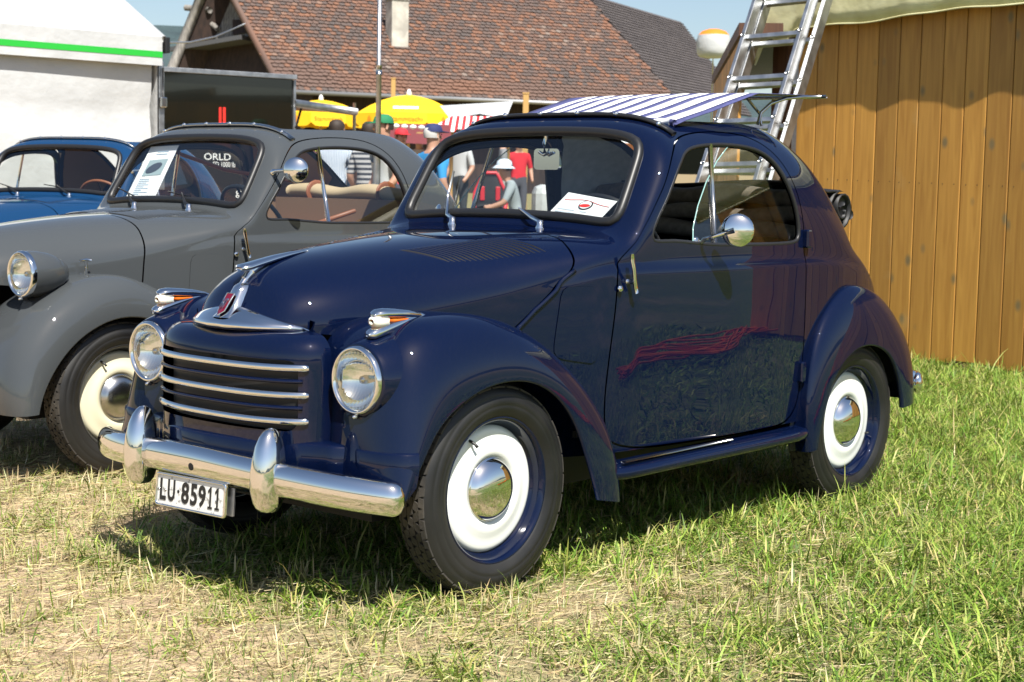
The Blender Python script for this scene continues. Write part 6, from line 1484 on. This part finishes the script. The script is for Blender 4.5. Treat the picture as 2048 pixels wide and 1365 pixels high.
# dry standing stubble
X, Y, DD, S, a, A0 = tufts(5200, 3.4, 11, (5, 13), .035, None, lambda D: np.clip(.28 + .7 * D, 0, 1) * .75, .85)
m = len(X); ok = free(X, Y); col = pal(m, STRAW, .14); gr = rng.random(m) < .22; col[gr] = pal(gr.sum(), GREEN, .2)
V, T, C = blades(X[ok], Y[ok], (.030 + .055 * rng.random(m))[ok], (.0026 + .0024 * rng.random(m))[ok], a[ok], np.abs(rng.normal(.30, .22, m))[ok], rng.normal(.1, .25, m)[ok], col[ok]); add(V, T, C)
# short green and olive undergrowth everywhere
n = 95000; X, Y = scatter(n, 3.4, 12.5, .85); DD = dryness(X, Y); k = (rng.random(n) < np.clip(1.0 - .75 * DD, .1, 1)) & free(X, Y); X, Y = X[k], Y[k]; m = len(X)
V, T, C = blades(X, Y, .022 + .035 * rng.random(m), .0024 + .002 * rng.random(m), rng.random(m) * 6.283, rng.normal(.6, .3, m), rng.normal(.5, .4, m), pal(m, [(.10, .20, .025), (.15, .24, .045), (.24, .28, .08), (.075, .14, .022)], .2)); add(V, T, C)
# meadow between the car and the hut's far end, beyond the right edge of the view
n = 26000; X = rng.uniform(-6.4, 1.2, n); Y = rng.uniform(.9, 4.6, n); vis, _ = visible(X, Y, 1.28); k = ~vis & free(X, Y) & (np.hypot(X - CAM_POS[0], Y - CAM_POS[1]) > 1.2); X, Y = X[k], Y[k]; m = len(X)
V, T, C = blades(X, Y, .04 + .06 * rng.random(m), .006 + .005 * rng.random(m), rng.random(m) * 6.283, np.abs(rng.normal(.4, .3, m)), np.abs(rng.normal(.9, .4, m)), pal(m, GREEN, .2)); add(V, T, C)
gs = raw_mesh('grass', np.vstack(SV), np.vstack(ST_), bm_, colors=np.vstack(SC)); tag(gs, 'short green and yellowing meadow grass around the cars', 'grass', kind='stuff')
SV, ST_, SC, base = [], [], [], 0
# flattened straw lying on the soil
n = 190000; X, Y = scatter(n, 3.4, 12, .85); DD = dryness(X, Y); k = (rng.random(n) < np.clip(.30 + .8 * DD, 0, 1)) & free(X, Y); X, Y = X[k], Y[k]; m = len(X)
az = rng.normal(.4, 1.6, m) + np.where(rng.random(m) < .5, 0, np.pi) + math.atan2(RT[1], RT[0])
V, T, C = blades(X, Y, .015 + .085 * rng.random(m) ** 2.0, .0011 + .0017 * rng.random(m), az, np.full(m, 1.44) + rng.normal(0, .09, m), rng.normal(.0, .09, m), pal(m, STRAW + [(.36, .36, .14)], .16), flat=True); V[:, 2] += .004 + np.repeat(rng.random(m) * .012, 7); add(V, T, C)
# thick pale stalks standing out
n = 1100; X, Y = scatter(n, 3.4, 9, .9); DD = dryness(X, Y); k = (rng.random(n) < .25 + .6 * DD) & free(X, Y); X, Y = X[k], Y[k]; m = len(X)
V, T, C = blades(X, Y, .05 + .06 * rng.random(m), .0045 + .002 * rng.random(m), rng.random(m) * 6.283, np.abs(rng.normal(.55, .4, m)), rng.normal(0, .12, m), pal(m, [(.66, .58, .36), (.58, .49, .28)], .1)); add(V, T, C)
stw = raw_mesh('straw', np.vstack(SV), np.vstack(ST_), bm_, colors=np.vstack(SC)); tag(stw, 'pale dry straw and mown stalks lying over the soil', 'straw', kind='stuff')
# ---- orange rope heap at the foot of the hut (it shows mirrored in the navy door)
orng = mat('orange_rope', (.80, .17, .012), .6); rp0 = np.array([-4.7, 3.1, 0]); rope = empty('orange_rope', rp0, 0, 'heap of orange rope on the grass, mirrored in the navy door', 'rope')
for k in range(16):
    t = np.linspace(0, 1, 60); ph = rng.random(3) * 6; X = -2.3 - 3.4 * t + .06 * np.sin(t * 17 + ph[0]) ; Y = 2.95 + .40 * t + (.06 + .20 * t * np.sin(t * 3.1)) * np.sin(t * 9 + ph[1]) + rng.normal(0, .07); Z = .035 + .03 * rng.random() + .03 * np.abs(np.sin(t * 9 + ph[2])) + .05 * np.exp(-((t - .8) / .15) ** 2)
    tube('strand', np.column_stack([X, Y, Z]) - rp0, .008, orng, rope, 6)
# ---- far hills and woods round the field
hm = vary(mat('wooded_hill', (.03, .05, .04), .95), (.030, .052, .058), (.060, .092, .092), .05, 8, bump=1.0, bscale=.12, bdist=6)  # bluish woods: distance haze is mixed into the colour
na = 240; az = np.linspace(0, 2 * np.pi, na, endpoint=False); view_az = math.atan2(FW[1], FW[0]) + .16
hgt = 10 + 5 * np.sin(az * 5 + 1) + 3 * np.sin(az * 11) + 24 * np.exp(-((np.angle(np.exp(1j * (az - view_az)))) / .35) ** 2); hgt = np.maximum(hgt, 4) + rng.normal(0, .7, na)
G = np.array([np.column_stack([r_ * np.cos(az), r_ * np.sin(az), hh]) for r_, hh in ((330, 0 * hgt - 1), (345, hgt * .55), (370, hgt * .9), (420, hgt), (520, hgt * .8))])
hl_ = grid_surf('hills', G, hm, closed_v=True); hl_['kind'] = 'structure'
